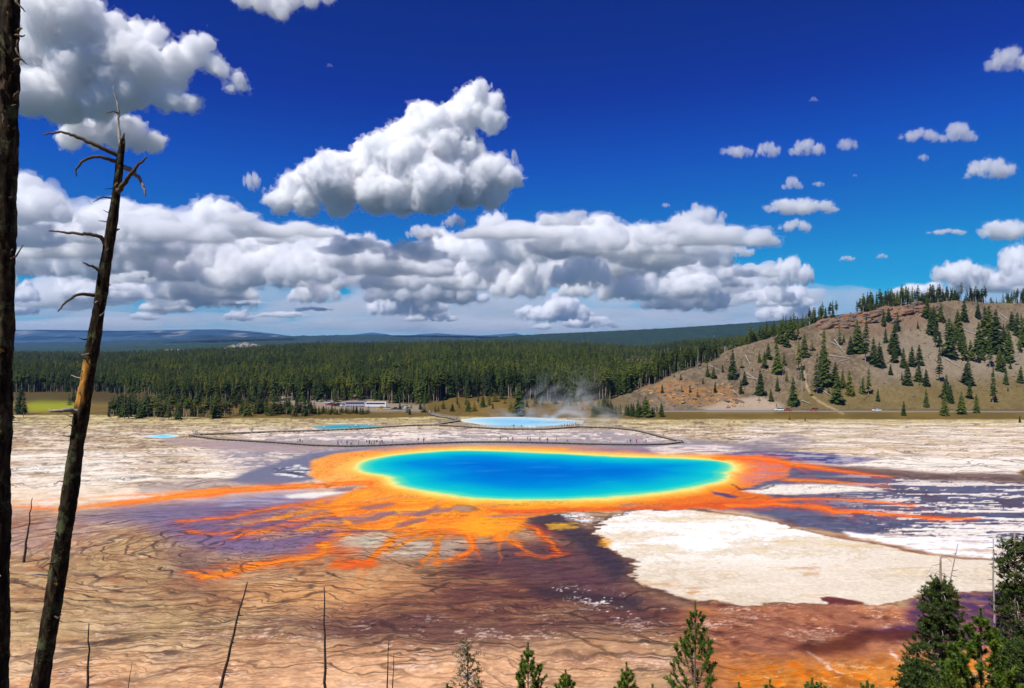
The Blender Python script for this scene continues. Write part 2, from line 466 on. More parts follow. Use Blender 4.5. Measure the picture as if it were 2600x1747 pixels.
# --- the white sinter shelf
SLAB = [(1588,1299),(1700,1295),(1819,1300),(1914,1314),(1986,1329),(2033,1348),(2129,1367),(2248,1386),(2367,1412),(2510,1422),(2700,1418),(2700,1490),(2510,1500),(2434,1505),(2334,1510),(2291,1519),(2224,1534),(2186,1526),(2110,1518),(2091,1534),(1938,1529),(1876,1538),(1771,1524),(1700,1508),(1650,1492),(1612,1476),(1593,1448),(1617,1429),(1555,1405),(1531,1381),(1498,1367),(1527,1343),(1540,1320)]
wU = 10 * n_c + 34 * clu + 40 * st2; wV = 2.5 * n_d + 4 * clu + 5 * st2
U = U + wU; V = V + wV
sl_m = poly(SLAB, 2.0)
lay(poly(SLAB, 5, off=8) * (U < 1800) * 0.7, (70, 58, 62), 0.3)
lay(poly([(2080,1516),(2192,1522),(2196,1532),(2086,1537)], 1.5), (110, 62, 60))
lay(poly(SLAB, 2, off=2.6) * 0.85 * (1 - sst(1560, 1700, V)), (116, 66, 40))
lay(sl_m, (214, 205, 190), 0.0)
lay(sl_m * sst(0.25, -0.1, st1) * sst(1470, 1350, V) * sst(2350, 1900, U) * .95, (246, 244, 240))
lay(sl_m * sst(.0, .3, st2 + .5 * clu) * .6, (226, 218, 204))
lay(sl_m * sst(.1, .04, np.abs(st1 - .05 + .3 * n_c)) * .3, (176, 158, 130))
lay(sl_m * sst(0.1, 0.4, st1 + .3 * st2) * .55, (208, 194, 160))
lay(sl_m * sst(0.22, 0.42, st2 + .2 * n_a) * .35, (190, 160, 118))
lay(sl_m * sst(1460, 1520, V) * sst(1950, 1720, U) * sst(0.0, 0.25, st2 + 0.6 * n_a) * 0.9, (176, 112, 40))
lay(poly([(1500,1362),(1545,1372),(1548,1395),(1512,1385)], 3) * .8, (206, 150, 70))
lay(poly([(2028,1438),(2075,1440),(2070,1447),(2030,1446)], 2.5) * .55, (176, 134, 96)); lay(poly([(2020,1452),(2085,1454),(2080,1460),(2024,1459)], 2.5) * .55, (182, 140, 100))
for q in ([(1422,1304),(1480,1304),(1530,1318),(1500,1330),(1440,1316)], [(1545,1300),(1590,1298),(1590,1312),(1550,1310)]):
    lay(poly(q, 4) * sst(-0.15, 0.1, spk + st2), (238, 236, 236))
lay(poly([(1400,1328),(1450,1324),(1458,1336),(1420,1345),(1396,1338)], 3) * .9, (206, 160, 80))

U = U - wU; V = V - wV
# --- blue-purple wet fan on the right, streaked with white
FAN = [(1830,1262),(1950,1205),(2000,1180),(2100,1184),(2300,1202),(2700,1212),(2700,1392),(2500,1378),(2300,1358),(2150,1352),(2040,1338),(1980,1318),(1900,1298),(1780,1288)]
fan_m = poly(FAN, 5)
lay(fan_m * 0.95, (94, 98, 118), 0.75)
lay(fan_m * sst(-.1, .35, st2) * .6, (128, 118, 128), 0.6)
lay(fan_m * sst(0.05, 0.3, n_a) * .6, (92, 76, 78), 0.6)
wst = fbm(GX * 0.022 + .5 * n_a, GY * 0.24 + 40 + .5 * n_b + GX * .006, 6, 2.15, .64)
lay(fan_m * sst(0.02, 0.10, wst + 0.00025 * (U - 2350) + .25 * clu) * sst(2040, 2340, U) * 0.95, (232, 224, 216), 0.05)
lay(poly([(2140,1347),(2250,1358),(2400,1366),(2700,1372),(2700,1416),(2500,1415),(2380,1407),(2280,1384),(2160,1362)], 3) * (0.35 + .65 * sst(.3, .0, st2)), (240, 236, 234), 0.0)
lay(poly([(1790,1150),(1950,1144),(2060,1148),(2240,1166),(2140,1180),(1960,1170),(1800,1160)], 4) * (0.5 + .5 * sst(-.2, .2, st2)), (70, 78, 124), 0.8)
lay(poly([(2040,1178),(2200,1186),(2400,1200),(2700,1206),(2700,1232),(2400,1222),(2200,1206)], 5) * .85, (112, 90, 78), 0.3)
lay(poly([(2570,1198),(2640,1190),(2640,1210),(2590,1206)], 2), (120, 96, 50))

# --- aprons of the great spring
pd = sd_poly(POOL)
apr = poly([(785,1196),(798,1168),(860,1152),(960,1142),(1090,1134),(1330,1134),(1560,1142),(1760,1152),(1930,1160),(1985,1172),(2004,1188),(1990,1206),(1950,1222),(1880,1240),(1960,1262),(1900,1286),(1750,1292),(1565,1292),(1420,1300),(1340,1312),(1300,1350),(1230,1362),(1090,1345),(980,1345),(880,1330),(840,1290),(880,1250),(930,1232),(810,1222)], 4)
lay(apr, (226, 140, 74), 0.35)
lay(apr * sst(1240, 1300, V) * sst(1500, 1200, U), (240, 148, 34), 0.3)
lay(apr * sst(1500, 1700, U) * sst(1225, 1250, V), (210, 108, 62), 0.3)
lay(poly([(1240,1293),(1420,1291),(1600,1287),(1760,1280),(1900,1276),(1950,1268),(1900,1286),(1750,1292),(1565,1294),(1420,1300),(1300,1310)], 3) * .85, (206, 78, 30), 0.3)
lay(apr * sst(1840, 1900, U) * sst(1240, 1225, V), (222, 108, 70), 0.4)
lay(apr * sst(1840, 1900, U) * sst(1240, 1225, V) * sst(-.2, .2, n_a + .5 * st2) * .8, (206, 124, 112), 0.5)
lay(apr * sst(1880, 1960, U) * sst(1240, 1225, V) * sst(.05, .3, st1 - .4 * n_b + .1) * .7, (170, 136, 146), 0.7)
lay(apr * sst(1000, 860, U) * sst(1246, 1225, V) * .95, (230, 170, 112), 0.3)
lay(poly([(788,1192),(800,1168),(862,1152),(960,1143),(1000,1144),(900,1164),(850,1185),(850,1205),(806,1216)], 4) * .4, (222, 126, 66), 0.3)
lay(poly([(1000,1136),(1330,1130),(1700,1140),(1860,1154),(1860,1162),(1330,1142),(1100,1142)], 4) * .8 * sst(-.1, .15, st1), (206, 130, 92), 0.6)
lay(poly([(1450,1138),(1700,1140),(1830,1146),(1780,1156),(1560,1152),(1430,1146)], 4) * .85, (128, 106, 134), 0.8)
lay(poly([(920,1140),(1080,1130),(1180,1132),(1080,1142),(980,1150)], 4) * .6, (170, 120, 120), 0.7)
lay(poly([(1640,1136),(1700,1130),(1840,1130),(1900,1142),(1800,1156),(1680,1156)], 4) * sst(-.3, .1, st2) * .9, (234, 220, 208))
lay((1 - sst(6, 22, pd + 5 * clu)) * (0.45 + .35 * sst(1230, 1260, V)), (232, 176, 96), 0.3)
lay((1 - sst(2, 11, pd + 3 * n_c + 3 * clu)) * .8, (232, 196, 126), 0.3)
lay((1 - sst(0, 4, pd + 2.2 * n_c)), (232, 214, 138), 0.3)
lay(apr * sst(.15, .4, st2) * sst(4, 16, pd) * .45, (238, 176, 110))
lay(apr * sst(.1, .4, n_c + st2) * sst(8, 20, pd) * .35, (190, 84, 30))
lay(apr * sst(.08, .14, -np.abs(st2 + .15) + .13) * sst(6, 14, pd) * sst(1500, 1000, U) * .6, (120, 80, 60))

# --- orange runoff streams
OR, RE, DO = (236, 116, 14), (196, 78, 34), (226, 96, 20)
srg = np.random.default_rng(21)
def stream(pts, c=OR, glow=RE, gw=2.2, ga=.4, fade=0.0, twigs=7):
    P = np.asarray(pts, float)
    if ga: lay(stroke([(a, b, w * gw) for a, b, w in pts], 9, fade) * ga * sst(-.5, .3, st2 + n_c), glow, 0.4)
    rag = .75 + .25 * sst(-.35, .1, n_c + .6 * st2)
    for _ in range(twigs):                      # thin side runnels leaving the stream downhill
        i = srg.integers(len(P) - 1); t = srg.random()
        q = P[i] + (P[i+1] - P[i]) * t
        d = (P[i+1] - P[i])[:2]; d = d / (np.hypot(*d) + 1e-6)
        L = srg.uniform(25, 90); tw = []
        sgn = 1 if srg.random() < .75 else -1
        for k in range(5):
            f = k / 4
            tw.append((q[0] + d[0] * L * f + srg.normal() * 3, q[1] + d[1] * L * f + sgn * (4 + 10 * f) * f + srg.normal() * .6, max(.3, q[2] * .22 * (1 - f * .7))))
        lay(stroke(tw, 1.6, .6) * .75, c, 0.3)
    lay(stroke(pts, 2.6, fade) * rag, c, 0.3)
    lay(stroke([(a, b, w * .35) for a, b, w in pts], 1.6, fade) * .6 * rag, (246, 150, 30), 0.3)
stream([(930,1226,6),(803,1233,6),(664,1239,7),(544,1250,9),(423,1264,8),(302,1280,6),(181,1289,4),(20,1290,3)], DO, (214, 120, 70), 1.6, .5, .45)
stream([(700,1236,2),(423,1251,2.5),(193,1266,2),(0,1275,2)], (216, 130, 84), RE, 2, .2, .7)
stream([(1100,1330,12),(1000,1338,9),(900,1345,6),(845,1364,6),(827,1376,5),(820,1405,5.5),(785,1419,5),(664,1431,5.5),(574,1452,5),(519,1465,5),(480,1456,3)], OR, RE, 3.2, .6, .1)
stream([(960,1290,9),(900,1301,7),(785,1319,6),(725,1331,5.5),(652,1352,5),(592,1368,3.5)], DO, RE, 2.6, .5, .3)
stream([(930,1250,7),(900,1262,6),(834,1283,5),(725,1311,4),(640,1330,3)], (232, 130, 40), RE, 2, .35, .4)
stream([(820,1272,3),(664,1295,3),(580,1314,3),(447,1325,2.5)], DO, RE, 3, .45, .3)
stream([(620,1350,3),(540,1356,3),(480,1348,2)], RE, RE, 3, .4, .3)
stream([(1088,1343,6),(993,1367,4.5),(962,1398,4),(945,1424,3)], OR, RE, 2.5, .4, .1)
stream([(1098,1357,4),(1031,1376,3),(983,1400,2)], (214, 124, 50), RE, 2, .2, .4)
stream([(1120,1358,4),(1112,1380,2.5),(1112,1395,2.5),(1079,1422,2)], (206, 112, 40), RE, 2, .25, .3)
stream([(1193,1352,6),(1203,1381,3.5),(1193,1398,3.5),(1155,1414,3),(1120,1420,2)], DO, RE, 2.6, .4, .2)
stream([(1274,1345,6),(1272,1370,4),(1312,1383,3.5),(1325,1388,2)], OR, RE, 2.5, .5, .1)
stream([(1300,1330,6),(1360,1338,4),(1382,1365,3.5),(1420,1402,3)], RE, (150, 60, 50), 2.6, .6, .2)
lay(stroke([(1320,1408,3),(1380,1412,4),(1440,1405,3)], 4) * .7, (204, 92, 52))
lay(poly([(850,1428),(960,1424),(964,1440),(900,1446),(845,1446)], 6) * .8, (214, 82, 30))
lay(poly([(820,1395),(900,1385),(920,1410),(860,1425)], 9) * .6, (212, 92, 40))
lay(poly([(1100,1318),(1200,1312),(1320,1320),(1320,1345),(1250,1358),(1150,1352),(1090,1340)], 8) * .7, (246, 158, 26), 0.3)
# drawn-out bands of colour across the runoff
diag = fbm((GX * .9 + GY * 1.0) * .03 + .4 * n_a, (GY - GX * .35) * .16 + .7 * n_b, 5, 2.2, .6)
ro = poly([(560,1330),(760,1290),(880,1240),(1000,1250),(1130,1280),(1090,1345),(960,1362),(850,1380),(700,1385)], 14)
lay(ro * sst(.12, .34, diag) * .7, (132, 108, 124), .6)
lay(ro * sst(-.06, -.3, diag) * .8, (232, 138, 44), .3)
lay(ro * sst(.1, .02, np.abs(diag + .02)) * .45, (226, 178, 120), .3)
lay(apr * sst(.05, .28, diag) * sst(6, 16, pd) * sst(1250, 1275, V) * .65, (206, 140, 100))
lay(apr * sst(.16, .34, diag + .3 * st2) * sst(8, 18, pd) * sst(1262, 1290, V) * .8, (140, 112, 118), .5)
lay(apr * sst(.14, .34, -diag + .3 * st2) * sst(8, 18, pd) * sst(1262, 1290, V) * .6, (196, 84, 24))
lay((apr + ro > .3) * sst(.05, .0, np.abs(diag - .1)) * sst(1262, 1285, V) * .5, (96, 60, 44))
# islands in the apron
lay(poly([(1140,1291),(1160,1284),(1190,1283),(1212,1286),(1218,1293),(1190,1300),(1165,1299)], 2.5, off=1.2) * .55, (110, 84, 66)); lay(poly([(1142,1291),(1160,1285),(1188,1284),(1208,1287),(1190,1298),(1160,1297)], 2.5) * .7, (176, 150, 132), 0.5)
for q in ([(900,1288),(990,1276),(1010,1280),(930,1300)], [(1040,1310),(1110,1282),(1118,1288),(1060,1316)], [(890,1320),(1000,1300),(1010,1306),(900,1330)], [(1000,1328),(1080,1316),(1085,1322),(1010,1338)], [(850,1240),(900,1236),(890,1248),(850,1252)]):
    lay(poly(q, 2.5) * .75, (128, 104, 110), 0.6)
lay(poly([(725,1257),(830,1248),(870,1252),(800,1264),(740,1266)], 3) * .9, (232, 228, 216))
lay(poly([(880,1362),(960,1352),(1000,1358),(940,1385),(880,1392)], 8) * .5, (206, 206, 186), 0.5)
# right-hand streams
stream([(1819,1164,3),(1914,1163,6),(1967,1167,7),(2010,1179,7),(2081,1188,5),(2176,1202,4),(2260,1212,2)], (226, 84, 24), RE, 2.0, .5, .4)
stream([(1990,1216,4),(2080,1222,5),(2176,1229,3),(2260,1234,2)], (216, 116, 72), RE, 1.6, .3, .6)
stream([(1938,1272,4),(2033,1267,3),(2176,1269,3),(2319,1281,2.5)], (220, 92, 40), RE, 2, .4, .3)
stream([(1843,1284,6),(1962,1279,6),(2081,1288,5),(2129,1300,5),(2224,1305,5),(2319,1310,4.5),(2480,1319,2)], (230, 86, 22), RE, 2.2, .5, .3)
lay(poly([(1890,1246),(1950,1233),(2050,1229),(2180,1236),(2250,1246),(2100,1252),(1950,1256)], 3) * .95, (238, 228, 216), 0.0)
lay(poly([(1808,1247),(1830,1250),(1870,1260),(1850,1264),(1812,1256)], 2) * .9, (64, 66, 110), 0.7)
lay(stroke([(1860,1232,.8),(1885,1243,1),(1930,1240,1),(1965,1232,.8)], 1) * .9, (60, 40, 44))

# --- dark braided channels (strength; the lines themselves come from the material)
CHAN = near_m * sst(2250, 1700, U) * (1 - sst(1640, 1760, V) * .45) * (1 - 0.9 * apr) * (1 - sl_m) * 0.95
CHAN = np.maximum(CHAN, fan_m * 0.5 * (1 - sst(.03, .13, wst) * .6))
CHAN = np.maximum(CHAN, sst(1250, 1235, V) * sst(1050, 1075, V) * (0.7 + .2 * sst(-.2, .3, n_a)) * (1 - apr) * sst(1.0, .3, WET + .3))
CHAN = np.minimum(1, CHAN * (1 + .5 * band)) * (pd > 4)
cxw, cyw = flat(700, 1392)
dx = (GX + 2.2 * n_a + 0.5 * n_c) - cxw; dy = (GY + 3.0 * n_b + 0.8 * n_d) - cyw
r_ = np.hypot(np.minimum(dx, 0) * 0.55, dy)
th = np.where(dx < 0, np.arctan2(-np.minimum(dx, 0) * 0.55, dy), np.where(dy > 0, 0, np.pi))
fu = np.where(dy > 0, 1, -1) * np.maximum(dx, 0) / 12.0 - th * 2.2
fv = r_ / 2.3
far = GY > 164
fu = np.where(far, (GX + 9 * n_a + 2.5 * n_c) / 46, fu); fv = np.where(far, (GY + 9 * n_b + 2 * n_d) / 9, fv)
fanz = (fan_m > .3)
fu = np.where(fanz, (GX + 2 * n_a) / 7 + (GY) / 12, fu); fv = np.where(fanz, (GY + 3 * n_b) / 3.2, fv)

# --- beyond the flats: grass, embankment, forest floor, hillside
gy = GY + 5 * n_a
edge = interp(U0, [(-400, 372), (60, 372), (330, 372), (560, 352), (900, 352), (1100, 362), (1500, 352), (1700, 346), (2600, 346)])
off = sst(-3, 4, gy - edge)
gc = np.tile(lin((112, 96, 50)), (len(GX), 1)).astype(np.float32)
def glay(m, c):
    global gc
    gc += (lin(c).astype(np.float32) - gc) * m[:, None]
ga, gb = fbm(GX * .03, GY * .03, 4), fbm(GX * .15 + 4, GY * .15, 4)
glay(sst(-.1, .3, ga) * .6, (134, 112, 56))
glay(sst(330, 60, U0) * sst(372, 400, GY) * .8, (142, 126, 62))
glay(poly([(62,1030),(100,1012),(170,1018),(215,1025),(200,1042),(80,1044)], 6, u=U0, v=V0) * .9, (150, 156, 30))
glay(sst(440, 520, GY) * .75, (72, 62, 36))
hz = crest_z(GX); s_f = (GY - 388) / (crest_y(GX) - 388)
hm = sst(3, 9, hz) * sst(388, 396, GY)
HV = HZ + (CAM_H - GZ) / np.maximum(GY, 20) * F          # where the hillside shows
glay(hm, (128, 114, 96))
gc_ = fbm(GX * .5 + 4, GY * .5, 3); gd_ = fbm(GX * .06 + 14, GY * .025, 4)
glay(hm * sst(-.15, .35, ga) * .7, (124, 112, 94))
glay(hm * sst(-.1, .3, gb) * .4, (116, 104, 76))
glay(hm * sst(.15, .4, gb + .3 * ga) * .5, (146, 130, 108))
glay(hm * sst(.0, .35, gd_) * .55, (90, 78, 64))
glay(hm * sst(.05, .4, -gd_) * .4, (144, 124, 96))
glay(hm * sst(.08, .35, gc_) * .65, (84, 74, 54))
ge_ = fbm(GX * .22 + 40, GY * .1, 5, 2.2, .65)
glay(hm * sst(.05, .35, ge_) * .6, (96, 84, 66))
glay(hm * sst(.1, .4, -ge_) * .5, (152, 136, 114))
glay(hm * sst(.2, .45, -gc_) * .5, (160, 148, 130))
glay(hm * sst(.45, .15, s_f) * sst(1950, 2080, U0) * .6, (120, 106, 56))
glay(hm * sst(.2, .4, s_f) * sst(.95, .7, s_f) * sst(2150, 2300, U0) * .5, (152, 142, 126))
glay(poly([(1640,985),(1700,965),(1780,975),(1860,985),(1880,1010),(1840,1028),(1760,1030),(1690,1015)], 8, u=U0 + 20 * gb, v=HV + 6 * gb) * sst(-.25, .25, gb + .6 * gc_) * .8, (168, 122, 70))
glay(poly([(1780,1036),(1850,1015),(1930,1005),(1990,1030),(1960,1046),(1800,1046)], 6, u=U0, v=HV) * .8, (176, 160, 142))
glay(poly([(2060,800),(2150,785),(2300,778),(2370,790),(2340,830),(2250,850),(2120,840)], 8, u=U0 + 16 * gb, v=HV + 5 * gb) * .7 * sst(-.2, .2, gb + .2), (134, 110, 92))
# worn footpath up the hillside
def gstroke(pts, w):
    P = np.asarray(pts, np.float32); d = np.full(len(GX), 1e9, np.float32)
    for a, b in zip(P[:-1], P[1:]):
        e = b - a; t = np.clip(((U0 - a[0]) * e[0] + (HV - a[1]) * e[1]) / (e @ e), 0, 1)
        d = np.minimum(d, np.hypot(U0 - a[0] - t * e[0], HV - a[1] - t * e[1]))
    return 1 - sst(w * .5, w, d)
glay(gstroke([(2042,945),(2049,985),(2062,1004),(2078,1018),(2100,1030),(2140,1050)], 3.2) * .8 * sst(-.6, -.1, gc_), (180, 160, 128))
# gravel car park and its drive
lot = poly([(700,1012),(900,1018),(990,1022),(1080,1030),(1080,1046),(960,1046),(800,1036),(690,1024)], 4, u=U0, v=V0)
glay(lot, (150, 138, 122))
glay(poly([(985,978),(1010,968),(1060,966),(1064,972),(1020,982),(1004,992)], 3, u=U0, v=HV) * .9, (178, 164, 134))
glay(poly([(-100,925),(40,925),(215,927),(215,934),(40,936),(-100,936)], 3, u=U0, v=HV) * (GY > 600) * .9, (168, 146, 100))
glay(sst(.1, .3, gb) * sst(1100, 1200, U0) * sst(1560, 1480, U0) * sst(360, 372, GY) * sst(470, 440, GY) * .6, (150, 122, 70))
COL = COL * (1 - off[:, None]) + gc * off[:, None]
lay(sst(358, 350, GY + 5 * n_a) * off * .0, (0, 0, 0))
fo = sst(60, 54, GY)
COL = COL * (1 - fo[:, None]) + lin((128, 112, 82)).astype(np.float32) * fo[:, None]
WET *= (1 - off) * (1 - fo); CHAN *= (1 - off) * (1 - fo)
COL *= (1 + 0.10 * spk + 0.06 * n_c)[:, None]
mot = fbm(GX * .38 + 90, GY * .7 + 12, 5, 2.2, .68)
COL *= (1 + (.55 * mot) * near_m * (1 - off) * (1 - sl_m) * (1 - apr * .6))[:, None]
lum = COL @ np.array([.3, .59, .11], np.float32)
COL = lum[:, None] + (COL - lum[:, None]) * (1 + .2 * (1 - off))[:, None]            # the minerals are strongly coloured
org = np.clip((COL[:, 0] - COL[:, 2]) * 2.2, 0, 1) * np.clip((COL[:, 0] - COL[:, 1]) * 4, 0, 1) * (1 - off)
COL[:, 1] += .08 * org * (COL[:, 0] - COL[:, 1])
COL = .72 * np.clip(COL / .72, .002, None) ** (1.06 + .12 * (1 - org[:, None] * .6))
COL = np.clip(COL, 0.004, 0.80)

gme = mesh_np('ground', np.stack([GX, GY, GZ], 1), grid_faces(*shp))
attr_col(gme, 'earth', COL); attr_f(gme, 'wet', WET); attr_f(gme, 'chan', CHAN)
attr_v(gme, 'flow', np.stack([fu, fv, np.zeros_like(fu)], 1))

m, n, p, o = new_mat('mineral_ground')
def at_n(nm): return nd(n, 'ShaderNodeAttribute', attribute_name=nm)
ac, aw, ach, af = at_n('earth'), at_n('wet'), at_n('chan'), at_n('flow')
P_ = pos(n)
def lines(scale, w0, w1):
    vo = nd(n, 'ShaderNodeTexVoronoi', voronoi_dimensions='2D', feature='DISTANCE_TO_EDGE', Scale=scale, Randomness=1.0)
    n.links.new(af.outputs['Vector'], vo.inputs['Vector'])
    return mapr(n, vo.outputs['Distance'], w0, w1, 1, 0, True)
brk = mapr(n, noise_n(n, P_, 0.07, 3), 0.36, 0.58, 0.3, 1)
def mul(a, b):
    x = n.nodes.new('ShaderNodeMath'); x.operation = 'MULTIPLY'
    n.links.new(a, x.inputs[0])
    if hasattr(b, 'node'): n.links.new(b, x.inputs[1])
    else: x.inputs[1].default_value = b
    return x.outputs[0]
def mx(a, b):
    x = n.nodes.new('ShaderNodeMath'); x.operation = 'MAXIMUM'
    n.links.new(a, x.inputs[0]); n.links.new(b, x.inputs[1]); return x.outputs[0]
def runnels(freq, amp, w, seed):
    mp = nd(n, 'ShaderNodeMapping'); mp.inputs['Scale'].default_value = (.30, .10, 1); mp.inputs['Location'].default_value = (seed, seed * .7, 0)
    n.links.new(af.outputs['Vector'], mp.inputs['Vector'])
    nz = noise_n(n, mp.outputs[0], 1.0, 4, .42)
    sp = n.nodes.new('ShaderNodeSeparateXYZ'); n.links.new(af.outputs['Vector'], sp.inputs[0])
    ma = n.nodes.new('ShaderNodeMath'); ma.operation = 'MULTIPLY_ADD'; ma.inputs[1].default_value = amp
    n.links.new(nz, ma.inputs[0]); n.links.new(sp.outputs['Y'], ma.inputs[2])
    pp = n.nodes.new('ShaderNodeMath'); pp.operation = 'PINGPONG'; pp.inputs[1].default_value = 1.0 / freq
    n.links.new(ma.outputs[0], pp.inputs[0])
    return mapr(n, pp.outputs[0], w * .15, w, 1, 0, True)
L1 = mx(mx(mul(runnels(1.2, 12, .13, 0), mapr(n, noise_n(n, P_, .16, 3), .35, .6, .35, 1)), mx(mul(mul(runnels(2.2, 11, .11, 31), .9), brk), mul(runnels(4.2, 13, .07, 57), mapr(n, noise_n(n, P_, .045, 3), .42, .6, 0, .7)))), mul(lines(.75, 0.008, 0.05), mul(brk, .85)))
L2 = mul(mul(lines(2.3, 0.01, 0.10), mapr(n, noise_n(n, P_, 0.05, 2), 0.45, 0.62)), 0.7)
L = mul(mul(mx(L1, mul(L2, .5)), ach.outputs['Fac']), 0.95)
fine = noise_n(n, P_, 1.6, 6, 0.65)
c0 = mixc(n, 1.0, ac.outputs['Color'], ramp(n, fine, [(0.25, (.80, .78, .76)), (0.75, (1.14, 1.13, 1.12))]), 'MULTIPLY')
c1 = mixc(n, L, c0, (0.034, 0.014, 0.008))
n.links.new(c1, p.inputs['Base Color'])
rg = mapr(n, aw.outputs['Fac'], 0, 1, 0.9, 0.22)
n.links.new(rg, p.inputs['Roughness'])
n.links.new(mapr(n, aw.outputs['Fac'], 0, 1, 0.15, 0.45), p.inputs['Specular IOR Level'])
bp = nd(n, 'ShaderNodeBump', Strength=0.6, Distance=0.2)
n.links.new(noise_n(n, P_, 0.9, 6, 0.7), bp.inputs['Height'])
bs = mapr(n, aw.outputs['Fac'], 0.1, 0.6, 0.5, 0.03)
n.links.new(bs, bp.inputs['Strength'])
n.links.new(bp.outputs[0], p.inputs['Normal'])
ground = link('ground', gme, m)
tag(ground, kind='structure')

# ------------------------------------------------------------------ hot spring pools
def smooth_closed(P, k=6):
    P = np.asarray(P, float); N = len(P); o = []
    for i in range(N):
        p0, p1, p2, p3 = P[i-1], P[i], P[(i+1) % N], P[(i+2) % N]
        for t in np.arange(k) / k:
            o.append(0.5 * ((2*p1) + (-p0+p2)*t + (2*p0-5*p1+4*p2-p3)*t*t + (-p0+3*p1-3*p2+p3)*t**3))
    return np.array(o)

def water_mat(name):
    m, n, p, o = new_mat(name)
    a = nd(n, 'ShaderNodeAttribute', attribute_name='tint')
    P_ = pos(n)
    sc = nd(n, 'ShaderNodeMapping'); sc.inputs['Scale'].default_value = (0.05, 0.11, 1)
    n.links.new(P_, sc.inputs['Vector'])
    f = noise_n(n, sc.outputs[0], 1.0, 5, .6)
    n.links.new(mixc(n, mapr(n, f, .56, .74, 0, .16), a.outputs['Color'], (.05, .38, .62)), p.inputs['Base Color'])  # paler patches put into the colour, standing for mirrored cloud and steam
    p.inputs['Roughness'].default_value = 0.12
    p.inputs['Specular IOR Level'].default_value = 0.0
    bp = nd(n, 'ShaderNodeBump', Strength=0.06, Distance=0.05)
    n.links.new(noise_n(n, P_, 2.5, 3), bp.inputs['Height']); n.links.new(bp.outputs[0], p.inputs['Normal'])
    return m
WATER = water_mat('spring_water')

def pool(name, px_outline, stops, z, label, jag=0.6):
    o = smooth_closed(px_outline, 8)
    W = np.array([flat(a, b) for a, b in o])
    c = W.mean(0)
    W = W + (W - c) / np.linalg.norm(W - c, axis=1)[:, None] * (jag * fbm(W[:, 0] * .35, W[:, 1] * .35, 3))[:, None]
    rings = 1 - np.concatenate([np.linspace(0, .3, 26), np.linspace(.33, 1, 24)])
    pts = c[None, None] + (W - c)[None] * rings[:, None, None]
    nr, nc_ = pts.shape[:2]; flatp = pts.reshape(-1, 2)
    d = np.full(len(flatp), 1e9)
    for k in range(len(W)):
        a = W[k]; e = W[(k + 1) % len(W)] - a
        t = np.clip(((flatp - a) @ e) / (e @ e), 0, 1)
        d = np.minimum(d, np.linalg.norm(flatp - a - t[:, None] * e, axis=1))
    dd = d * (1 + .35 * fbm(flatp[:, 0] * .06, flatp[:, 1] * .06, 3))
    s = np.array([q[0] for q in stops]); cc = lin(np.array([q[1] for q in stops]))
    tint = np.stack([np.interp(dd, s, cc[:, k]) for k in range(3)], 1)
    i = np.arange((nr - 1) * nc_); r = i // nc_; q = i % nc_; q2 = (q + 1) % nc_
    f = np.stack([r * nc_ + q, r * nc_ + q2, (r + 1) * nc_ + q2, (r + 1) * nc_ + q], 1)
    me = mesh_np(name, np.column_stack([flatp, np.full(len(flatp), z)]), f)
    attr_col(me, 'tint', tint)
    ob = link(name, me, WATER)
    tag(ob, label, 'hot spring', kind='structure')
    return ob
pool('water', POOL, [(0, (226, 212, 128)), (.8, (176, 206, 132)), (2.0, (84, 194, 150)), (4.5, (12, 176, 174)), (9, (4, 158, 178)), (16, (0, 126, 184)), (26, (0, 104, 182)), (40, (0, 92, 176))], 0.03,
     'deep blue hot spring with turquoise and yellow rim amid orange runoff', 0.9)
pool('water', [(1165,1068),(1200,1062),(1270,1059),(1340,1060),(1420,1065),(1478,1069),(1470,1077),(1410,1083),(1330,1086),(1250,1085),(1205,1076)], [(0, (206, 202, 188)), (4, (168, 196, 202)), (12, (136, 184, 204)), (25, (116, 174, 204))], 0.05,
     'pale blue steaming pool behind the railed boardwalk', 0.9)
pool('water', [(790,1084),(830,1079),(880,1077),(940,1078),(990,1082),(940,1086),(880,1089),(820,1090)], [(0, (150, 150, 140)), (3, (90, 150, 156)), (10, (40, 140, 156))], 0.05,
     'small teal pool beside the boardwalk with the spectators', 0.5)
pool('water', [(368,1107),(400,1104),(430,1103),(455,1106),(448,1110),(410,1112),(380,1111)], [(0, (206, 196, 190)), (2.5, (140, 206, 214)), (6, (20, 176, 206))], 0.05,
     'tiny turquoise pool near the bend of the boardwalk', 0.3)
# ------------------------------------------------------------------ far hills
def hill_mat(name, c1, c2, c3=None, scale=0.01, thr=(0.5, 0.6)):
    m, n, p, o = new_mat(name)
    P_ = pos(n)
    f = noise_n(n, P_, scale, 8, .65)
    c = ramp(n, f, [(.35, c1), (.65, c2)])
    if c3:
        a = nd(n, 'ShaderNodeAttribute', attribute_name='bare')
        c = mixc(n, a.outputs['Fac'], c, c3)
    n.links.new(c, p.inputs['Base Color'])
    p.inputs['Roughness'].default_value = .95; p.inputs['Specular IOR Level'].default_value = .1
    bp = nd(n, 'ShaderNodeBump', Strength=.9, Distance=14.0)
    n.links.new(noise_n(n, P_, scale * 4, 6, .7), bp.inputs['Height']); n.links.new(bp.outputs[0], p.inputs['Normal'])
    return m

